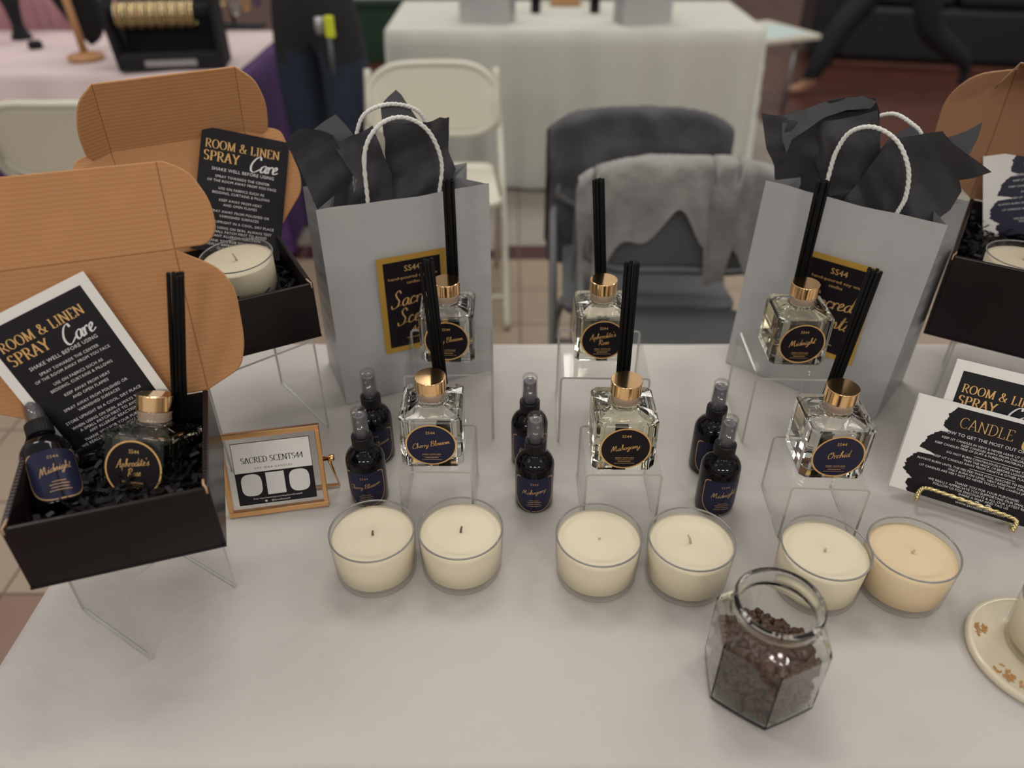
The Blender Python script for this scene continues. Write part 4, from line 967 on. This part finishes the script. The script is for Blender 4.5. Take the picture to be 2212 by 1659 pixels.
# ================================================================ background
# ---------------------------------------------------------------- folding chairs
def bez_loop(pts, k=6): return cat_rom([V(p) for p in pts], k)
def chair_meshes(shell, tube):
    D = {}
    # origin: floor under the seat centre, the sitter faces -y, back at +y
    def back(u, v_):
        x = (u - .5) * .45; cv = (abs(u - .5) * 2) ** 5
        z = .56 + .235 * v_ - (.075 * cv * (v_ - .5) * 2 if v_ > .5 else -.05 * cv * (.5 - v_) * 2); y = .205 + .035 * v_ - .045 * (u - .5) ** 2 * 4 * .6
        return (x, y, z)
    g = G().grid(back, 20, 10); n = len(g.v); g2 = G(); g2.add(g.v, g.f, 0, True)
    g2.add([p + V((0, .014, 0)) for p in g.v], [f[::-1] for f in g.f], 0, True)
    rim = [i for i in range(21)] + [21 * j + 20 for j in range(1, 11)] + [210 + i for i in range(19, -1, -1)] + [21 * j for j in range(9, 0, -1)]
    for a, b in zip(rim, rim[1:] + rim[:1]): g2.f.append([a, b, b + n, a + n]); g2.m.append(0); g2.s.append(False)
    D['backrest'] = g2.mesh('backrest', [shell])
    rimp = [g.v[i] + V((0, .007, 0)) for i in rim]
    D['back_rim'] = G().tube(rimp, .013, 8, closed=True).mesh('back_rim', [tube])
    g = G(); g.poly(rounded([(-.225, -.20), (.225, -.20), (.205, .20), (-.205, .20)], .05, 5), .435, .455); D['seat'] = g.mesh('seat', [shell], bevel=.004, seg=1)
    for s in (-1, 1):
        D['front_leg', s] = G().tube(bez_loop([(s * .225, .245, .78), (s * .235, .20, .60), (s * .238, .06, .44), (s * .24, -.16, .14), (s * .24, -.25, .006)], 4), .012, 8).mesh('front_leg', [tube])
        D['rear_leg', s] = G().tube([(s * .222, -.12, .435), (s * .222, .06, .28), (s * .222, .27, .006)], .012, 8).mesh('rear_leg', [tube])
    D['front_bar'] = G().tube([(-.24, -.19, .10), (.24, -.19, .10)], .009, 8).mesh('crossbar', [tube])
    D['rear_bar'] = G().tube([(-.222, .21, .10), (.222, .21, .10)], .009, 8).mesh('crossbar', [tube])
    return D
CHW = chair_meshes('chair_white', 'chair_tube'); CHG = chair_meshes('chair_grey', 'chair_tube_grey')
def chair(label, x, y, rz, D, group):
    o = thing('folding_chair', label, 'chair', T(x, y, 0) @ RZ(rz), group)
    for k, me in D.items(): link(me.name.split('.')[0], me, o)
    return o
chair('white folding chair facing the display, behind the left gift bag', -.27, 2.60, 3, CHW, 'white folding chairs')
chair('white folding chair at the far left, in front of the jewellery table', -1.38, 2.58, 180, CHW, 'white folding chairs')
chair('dark grey folding chair draped with a light grey jacket, behind the display', .40, 1.52, -2, CHG, 'grey folding chairs')
chair('dark grey folding chair draped with a dark jacket, rear of the two', .355, 1.92, 0, CHG, 'grey folding chairs')
def jacket(label, x, y, rz, m, hw, front, back, seed, thick=.02):
    """cloth folded over the chair back: goes up the front, over the rim, down behind"""
    rnd = random.Random(seed); ph = [rnd.uniform(0, 6.28) for _ in range(6)]; W = hw
    def f(u, v_):
        X = (u - .5) * 2 * W; fr = front(u); bk = back; tot = fr + bk + .05; s = v_ * tot
        c = (abs(u - .5) * 2) ** 4; zt = .822 - .045 * c; yb = .242 - .03 * (u - .5) ** 2 * 4
        wob = .007 * math.sin(u * 17 + ph[0] + s * 9) + .006 * math.sin(u * 33 + ph[1] + s * 14) + .004 * math.sin(s * 40 + ph[2] + u * 8)
        if s < fr: return (X * (1 + .02 * math.sin(s * 20)), yb - .032 - wob - .02 * (1 - s / fr) , zt - (fr - s))
        if s < fr + .05:
            a = (s - fr) / .05 * math.pi; return (X, yb - .032 * math.cos(a) - wob * math.cos(a), zt + .016 * math.sin(a))
        return (X * 1.02, yb + .032 + abs(wob) + .01, zt - (s - fr - .05))
    o = G().grid(f, 44, 60).build('jacket', m, None, T(x, y, 0) @ RZ(rz), recalc=False); return tag(o, label, 'jacket')
jacket('light grey jacket draped over the nearer grey chair', .40, 1.52, -2, 'jacket_light', .252, lambda u: .12 + .20 * (abs(u - .46) * 2) ** 1.3 + .03 * math.sin(u * 23) + (.10 if u > .62 and u < .74 else 0) * 1.0 + (.12 if u < .08 else 0), .29, 2)
jacket('dark grey jacket draped over the rear grey chair', .355, 1.92, 0, 'jacket_dark', .252, lambda u: .36 + .05 * math.sin(u * 11), .35, 3)
# ---------------------------------------------------------------- far table with white cloth
FX0, FX1, FY0, FY1 = -.57, 1.14, 3.72, 4.48
t = thing('folding_table', 'long folding table hidden beneath the far white tablecloth', 'table', T((FX0 + FX1) / 2, (FY0 + FY1) / 2, 0))
a_, b_ = (FX1 - FX0) / 2 - .005, (FY1 - FY0) / 2 - .005
G().box(-a_, a_, -b_, b_, .70, .7375).build('tabletop', 'chair_white', t)
for s in (-1, 1): G().tube([(s * (a_ - .2), -b_ + .08, .70), (s * (a_ - .1), -b_ + .06, .02), (s * (a_ - .1), b_ - .06, .02), (s * (a_ - .2), b_ - .08, .70)], .014).build('leg', 'metal_grey', t)
tag(cloth_mesh(FX0, FX1, FY0, FY1, .74, .725, [], .0, 170, 40, 8, wav=.022).build('tablecloth', 'far_cloth', merge=0), 'floor-length white tablecloth on the far table', 'tablecloth')
bag('grey gift bag on the far table, left one', T(-.245, 3.90, .741) @ RZ(-14), dB=.12, dT=.10, group='grey gift bags on the far table')
bag('grey gift bag on the far table, right one', T(.505, 3.80, .741) @ RZ(16), dB=.12, dT=.10, group='grey gift bags on the far table')
for i, (px, lab) in enumerate(((1157, 'dark spray bottle on the far table, nearer the left grey bag'), (1284, 'dark spray bottle on the far table, nearer the right grey bag'))):
    p = PZ(px, 27, .741); spray(lab, T(p.x, p.y, .741) , 'Midnight', 180, 'dark bottles on the far table')
p = PZ(1222, 14, .741)
tag(G().box(-.075, .075, -.05, .05, 0, .07).build('wooden_tray', 'wood_stand', None, T(p.x, p.y + .05, .741), bevel=.003), 'small light wooden block between the bottles on the far table', 'box')
# ---------------------------------------------------------------- green bin behind the far table
p = PZ(795, 138, 0)
b = thing('storage_bin', 'dark green storage bin with papers on top, left of the far table', 'storage bin', T(p.x, p.y + .2, 0) @ RZ(4))
G().loft([[(x * .36, y * .2, 0) for x, y in ((-1, -1), (1, -1), (1, 1), (-1, 1))], [(x * .40, y * .23, .42) for x, y in ((-1, -1), (1, -1), (1, 1), (-1, 1))]]).build('bin_body', 'green', b, bevel=.01)
G().box(-.42, .42, -.25, .25, .42, .45).build('rim', 'green', b, bevel=.006)
for i in range(3): tag(G().box(-.30 + .02 * i, .28 + .02 * i, -.2, .2, 0, .05).build('folded_cloth', 'far_cloth', None, T(p.x, p.y + .2, .4505 + .0505 * i) @ RZ(4 + 5 * i), bevel=.012), ('lowest', 'middle', 'topmost')[i] + ' white folded cloth stacked on the green bin', 'cloth', 'folded cloths on the green bin')
# ---------------------------------------------------------------- jewellery table
JX0, JX1, JY0, JY1 = -2.95, -.96, 2.95, 3.70
t = thing('folding_table', 'folding table hidden beneath the purple cloth of the jewellery stall', 'table', T((JX0 + JX1) / 2, (JY0 + JY1) / 2, 0))
a_, b_ = (JX1 - JX0) / 2 - .005, (JY1 - JY0) / 2 - .005
G().box(-a_, a_, -b_, b_, .70, .7375).build('tabletop', 'chair_white', t)
for s in (-1, 1): G().tube([(s * (a_ - .2), -b_ + .08, .70), (s * (a_ - .1), -b_ + .06, .02), (s * (a_ - .1), b_ - .06, .02), (s * (a_ - .2), b_ - .08, .70)], .014).build('leg', 'metal_grey', t)
tag(cloth_mesh(JX0, JX1, JY0, JY1, .74, .72, [], .0, 120, 40, 9, wav=.014).build('tablecloth', 'purple', merge=0), 'purple cloth hanging to the floor on the jewellery table', 'tablecloth')
def runner(u, v_):
    x = JX0 + .1 + u * (JX1 - JX0 - .14); s = v_ * (.70 + .13)
    if s < .70: return (x, JY1 - .02 - s * (JY1 - JY0 - .0) / .70 * .985, .7435 + .0008 * math.sin(x * 30 + s * 20))
    d = s - .70; return (x, JY0 - .016 - .012 * math.sin(x * 26) * d / .13 - .034 * d / .13, .738 - d)
tag(G().grid(runner, 90, 40).build('table_runner', 'runner', None, recalc=False), 'white and pink runner lying over the purple cloth', 'table runner')
TR = .7465
# necklace bust on a wooden post
p = PZ(187, 128, TR)
b = thing('necklace_stand', 'black necklace bust on a wooden post with round base', 'necklace stand', T(p.x, p.y, TR))
G().lathe([(0, 0), (.062, 0), (.066, .006), (.064, .016), (.05, .020), (.018, .026), (0, .027)], 36).build('round_base', 'wood_stand', b)
G().tube([(0, 0, .02), (-.006, 0, .15), (-.018, 0, .36)], .014, 12).build('post', 'wood_stand', b)
def bust(u, v_):
    a = (u - .5) * math.pi * 1.05; z = .035 + .36 * v_; wd = .125 * (min(1, v_ / .62) ** .62) * (1 if v_ < .72 else max(.3, 1 - ((v_ - .72) / .28) ** 1.6 * .72))
    return (wd * math.sin(a) - .012 * v_, .03 + .07 * (1 - math.cos(a)) * .5 + .03 * (1 - v_), z)
g = G().grid(bust, 20, 20); n = len(g.v); g.add([q + V((0, .012, 0)) for q in g.v], [f[::-1] for f in g.f], 0, True)
g.build('bust', 'velvet', b, recalc=False)
g = G(); g.tube(cat_rom([V((-.115, .045, .40)), V((-.10, .012, .34)), V((-.055, .004, .285)), V((-.01, .0, .262)), V((.04, .004, .285)), V((.085, .012, .34)), V((.10, .045, .40))], 6), .007, 8)
tag(g.build('necklace', 'silver', None, T(p.x, p.y - .004, TR)), 'silver chain necklace hung on the black bust', 'necklace')
p = PZ(78, 103, TR); tag(G().lathe([(0, 0), (.026, 0), (.028, .004), (.026, .022), (.02, .026), (0, .026)], 24).build('ring_box', 'velvet', None, T(p.x, p.y, TR)), 'small round black box lying on the jewellery runner', 'jewellery box')
p = PZ(48, 82, TR)
b = thing('earring_stand', 'dark tapered earring stand at the far left of the jewellery table', 'jewellery stand', T(p.x, p.y, TR))
G().lathe([(0, 0), (.04, 0), (.042, .008), (.034, .014), (.022, .05), (.03, .12), (.045, .17), (0, .17)], 24).build('stem', 'velvet', b); G().box(-.10, .04, -.012, .012, .168, .34, M=RY(-14)).build('display_arm', 'velvet', b, bevel=.004)
# bangle rack
p0, p1 = PZ(262, 156, TR), PZ(484, 148, TR); RMx = T(p0.x, p0.y, TR) @ RZ(math.degrees(math.atan2(p1.y - p0.y, p1.x - p0.x))); L = (p1 - p0).length
b = thing('bangle_rack', 'black stand with a roll of gold bangles, at the end of the jewellery table', 'jewellery stand', RMx)
G().box(0, L, 0, .16, 0, .05).build('base', 'velvet', b, bevel=.004)
G().box(-.006, .010, .0, .16, 0, .235, M=RY(-5)).build('end_panel', 'velvet', b, bevel=.003); G().box(L - .010, L + .006, .0, .16, 0, .235, M=T(0, 0, 0)).build('end_panel', 'velvet', b, bevel=.003)
G().box(.01, L - .01, .12, .135, .05, .22).build('back_board', 'velvet', b)
G().tube([(-.002, .06, .185), (L + .002, .06, .185)], .026, 16).build('roll', 'velvet', b)
G().box(.09, L - .09, -.0015, 0.0, .014, .036).build('white_strip', 'strip_grey', b)
BG = G().tube([(0, .040 * math.cos(a * .314159), .040 * math.sin(a * .314159)) for a in range(20)], .0045, 6, closed=True)
BGm = [BG.mesh('bangle', [m]) for m in ('bangle', 'gold_dull', 'wire_gold')]
nb = 24
for i in range(nb):
    x = .022 + (L - .10) * i / (nb - 1)
    tag(link('bangle', BGm[(i * 7) % 3], None, RMx @ T(x, .06, .1758) @ RX(13 * i) @ RZ(random.uniform(-2, 2))), 'thin gold bangle threaded on the roll of the black rack', 'bangle', 'bangles on the rack')
# pink drape and hanging necklaces behind
def drape(u, v_): x = JX0 + .1 + u * 1.55; return (x, JY1 + .10 + .02 * math.sin(x * 40) + .012 * math.sin(x * 71), .7 + .42 * v_)
tag(G().grid(drape, 120, 8).build('pink_drape', 'pink', None, recalc=False), 'pink pleated drape along the back of the jewellery table', 'drape')
nc = [('pink', 'pink'), ('runner', 'white'), ('wire_gold', 'gold'), ('silver', 'silver'), ('wood_stand', 'brown'), ('purple', 'purple')]
p = PZ(500, 62, TR)
b = thing('necklace_rack', 'black bar rack of beaded necklaces behind the bangle rack', 'necklace stand', T(p.x, p.y + .03, TR))
G().box(-.14, .14, -.05, .05, 0, .012).build('base', 'velvet', b, bevel=.003); G().tube([(0, .02, .01), (0, .02, .30)], .008).build('post', 'velvet', b); G().tube([(-.16, .02, .30), (.16, .02, .30)], .008).build('bar', 'velvet', b)
for i, (m, cn) in enumerate(nc):
    x = -.125 + .05 * i; g = G(); pth = cat_rom([V((x - .012, .0, .31)), V((x - .014, -.01, .18)), V((x - .008, -.012, .07 + .02 * (i % 3))), V((x + .004, -.012, .05 + .02 * (i % 3))), V((x + .014, -.012, .07 + .02 * (i % 3))), V((x + .016, -.01, .18)), V((x + .014, .0, .31))], 4)
    g.tube(pth, [.0075 if k % 2 else .0045 for k in range(len(pth))], 8)
    tag(g.build('beaded_necklace', m, None, T(p.x, p.y + .03, TR)), cn + ' beaded necklace hanging on the black bar rack', 'necklace', 'hanging beaded necklaces')
# ---------------------------------------------------------------- people (cropped by the frame)
def skin_body(name, joints, edges, mats_by, parent, lev=2):
    me = bpy.data.meshes.new(name); me.from_pydata([j[0] for j in joints], edges, []); ob = bpy.data.objects.new(name, me); COL.objects.link(ob)
    sk = ob.modifiers.new('s', 'SKIN'); sk.use_smooth_shade = True; sk.branch_smoothing = .6
    for i, j in enumerate(joints):
        r = j[1] if isinstance(j[1], tuple) else (j[1], j[1]); me.skin_vertices[0].data[i].radius = r
    me.skin_vertices[0].data[0].use_root = True
    ss = ob.modifiers.new('d', 'SUBSURF'); ss.levels = lev; ss.render_levels = lev
    dg = bpy.context.evaluated_depsgraph_get(); nm = bpy.data.meshes.new_from_object(ob.evaluated_get(dg)); bpy.data.objects.remove(ob)
    nm.materials.clear()
    for m in mats_by[0]: nm.materials.append(MATS[m])
    for p in nm.polygons: p.material_index = mats_by[1](p.center); p.use_smooth = True
    o = link(name, nm, parent); return o
def person(label, x, y, rz, legL, legR, cat_fn, mats, extra=None):
    o = thing('person', label, 'person', T(x, y, 0) @ RZ(rz))
    J = [((0, 0, .96), (.155, .125)), ((0, .0, 1.12), (.135, .105)), ((0, .0, 1.30), (.17, .115)), ((0, .0, 1.43), (.13, .09)), ((0, 0, 1.50), .055), ((0, -.01, 1.57), (.075, .085)), ((0, -.012, 1.66), (.082, .10)), ((0, -.005, 1.74), (.055, .07))]
    E = [(i, i + 1) for i in range(7)]
    for s, leg in ((-1, legL), (1, legR)):
        k = len(J); J += [(leg[0], (.102, .106)), (leg[1], (.086, .086)), (leg[2], (.080, .080)), (leg[3], (.060, .060)), (leg[4], (.038, .032)), (leg[5], (.030, .022))]
        E += [(0, k)] + [(k + i, k + i + 1) for i in range(5)]
        k = len(J); J += [((s * .19, 0, 1.40), .058), ((s * .255, .03, 1.17), .045), ((s * .17, -.17, 1.14), .032), ((s * .14, -.23, 1.16), (.028, .038)), ((s * .12, -.29, 1.175), (.018, .032))]
        E += [(2, k)] + [(k + i, k + i + 1) for i in range(4)]
        for f in range(4):
            q = len(J); zz = 1.145 + .020 * f
            J += [((s * .100, -.330, zz), .0095), ((s * .075, -.345 - .004 * (1 - abs(f - 1.5)), zz), .0085)]; E += [(k + 4, q), (q, q + 1)]
        q = len(J); J += [((s * .125, -.245, 1.205), .011), ((s * .105, -.275, 1.225), .009)]; E += [(k + 3, q), (q, q + 1)]
    body = skin_body('body', J, E, (mats, cat_fn), o)
    # face and hair
    g = G().lathe([(0, .11), (.05, .10), (.085, .07), (.100, .02), (.100, -.04), (.085, -.10)], 24); hr_ = g.build('hair', 'hair', o, T(0, .012, 1.69) @ RX(-12), recalc=False)
    for s in (-1, 1):
        G().lathe([(0, -.011), (.008, -.008), (.011, 0), (.008, .008), (0, .011)], 12).build('eye', 'print_white', o, T(s * .032, -.098, 1.65)); G().lathe([(0, -.022), (.010, -.015), (.014, 0), (.010, .018), (0, .024)], 10).build('ear', 'skin', o, T(s * .086, .0, 1.635))
    G().loft([[(-.012, -.098, 1.60), (.012, -.098, 1.60), (.016, -.092, 1.60)], [(-.004, -.126, 1.612), (.004, -.126, 1.612), (.006, -.10, 1.61)], [(-.004, -.10, 1.655), (.004, -.10, 1.655), (.005, -.09, 1.655)]]).build('nose', 'skin', o); G().box(-.024, .024, -.098, -.088, 1.572, 1.580).build('mouth', 'petal', o, bevel=.003)
    return o
def std_leg(s, dy=0): return [(s * .095, 0, .86), (s * .10, -.01 + dy, .50), (s * .10, .0 + dy, .40), (s * .10, .02 + dy, .10), (s * .105, -.03 + dy, .045), (s * .115, -.15 + dy, .030)]
def m1(c):
    if c.z > 1.52 or c.y < -.19 and c.z > .9: return 2
    if c.z > .80: return 0
    return 1 if c.z > .08 else 3
pr = person('person in a black top and dark blue jeans standing behind the left bag', -.70, 2.98, 168, std_leg(-1, .02), std_leg(1, -.03), m1, ['black_cloth', 'jeans', 'skin', 'shoe'])
iv = pr.matrix_basis.inverted()
def hang(px, py, y): return iv @ PY(px, py, y)
q = hang(712, 58, 2.80); G().box(-.016, .016, -.010, .010, -.035, .035).build('yellow_tag', 'yellow', pr, T(*q), bevel=.006)
q = hang(690, 55, 2.81); G().lathe([(0, -.03), (.015, -.026), (.018, 0), (.015, .026), (0, .03)], 14).build('key_fob', 'metal_grey', pr, T(*q))
g = G(); g.tube([hang(712, 80, 2.80), hang(716, 120, 2.80), hang(722, 165, 2.81)], [.008, .010, .005], 8); g.build('key_strap', 'strap', pr)
def m2(c):
    if c.z > 1.52 or c.y < -.19 and c.z > .9: return 2
    if c.z > .92: return 0
    return 1 if c.z > .11 else 3
f_ = PZ(1745, 222, 0)
legA = [(-.095, -.02, .86), (-.10, -.27, .52), (-.10, -.33, .44), (-.10, -.47, .12), (-.105, -.50, .045), (-.115, -.62, .030)]
legB = [(.095, 0, .86), (.10, .12, .50), (.10, .17, .43), (.10, .42, .27), (.10, .47, .22), (.105, .46, .10)]
person('person in black clothes striding past at the far right', f_.x + .52, f_.y + .10, -88, legA, legB, m2, ['black_cloth', 'trousers', 'skin', 'skin'])
# ---------------------------------------------------------------- dark lounge seat at the far right
p = PZ(2060, 165, 0)
b = thing('lounge_sofa', 'black leather sofa on a wooden plinth at the far right', 'sofa', T(p.x + .35, p.y + .45, 0) @ RZ(-12))
G().box(-1.1, 1.1, -.42, .42, 0, .05).build('plinth', 'wood_red', b, bevel=.01); G().box(-1.08, 1.08, -.40, .40, .05, .44).build('seat_base', 'leather', b, bevel=.05, seg=4)
for i in range(3): G().box(-1.0 + .67 * i, -.35 + .67 * i, -.41, .22, .44, .56).build('seat_cushion', 'leather', b, bevel=.04, seg=4)
G().box(-1.1, 1.1, .20, .45, .40, .95).build('backrest', 'leather', b, bevel=.06, seg=4)
for s in (-1, 1): G().box(s * 1.18 - .12, s * 1.18 + .12, -.42, .44, .05, .68).build('armrest', 'leather', b, bevel=.06, seg=4)
# low white bench with a metal leg, partly behind the far table
p = PZ(1690, 238, 0); zt = .46
b = thing('low_bench', 'low white bench with a slim metal leg, right of the far table', 'bench', T(p.x, p.y, 0) @ RZ(24))
G().box(-.55, .12, -.08, .42, zt - .03, zt).build('bench_top', 'chair_white', b, bevel=.006)
for x, y in ((0, 0), (-.46, 0), (0, .34), (-.46, .34)): G().tube([(x, y, zt - .03), (x, y, .002)], .014).build('leg', 'metal_grey', b)
tag(G().box(-.24, .24, -.15, .15, 0, .004).build('paper_sheet', 'paper_blue', None, T(p.x, p.y, 0) @ RZ(24) @ T(-.18, .10, zt + .0006)), 'pale blue sheet lying on the low white bench', 'paper')
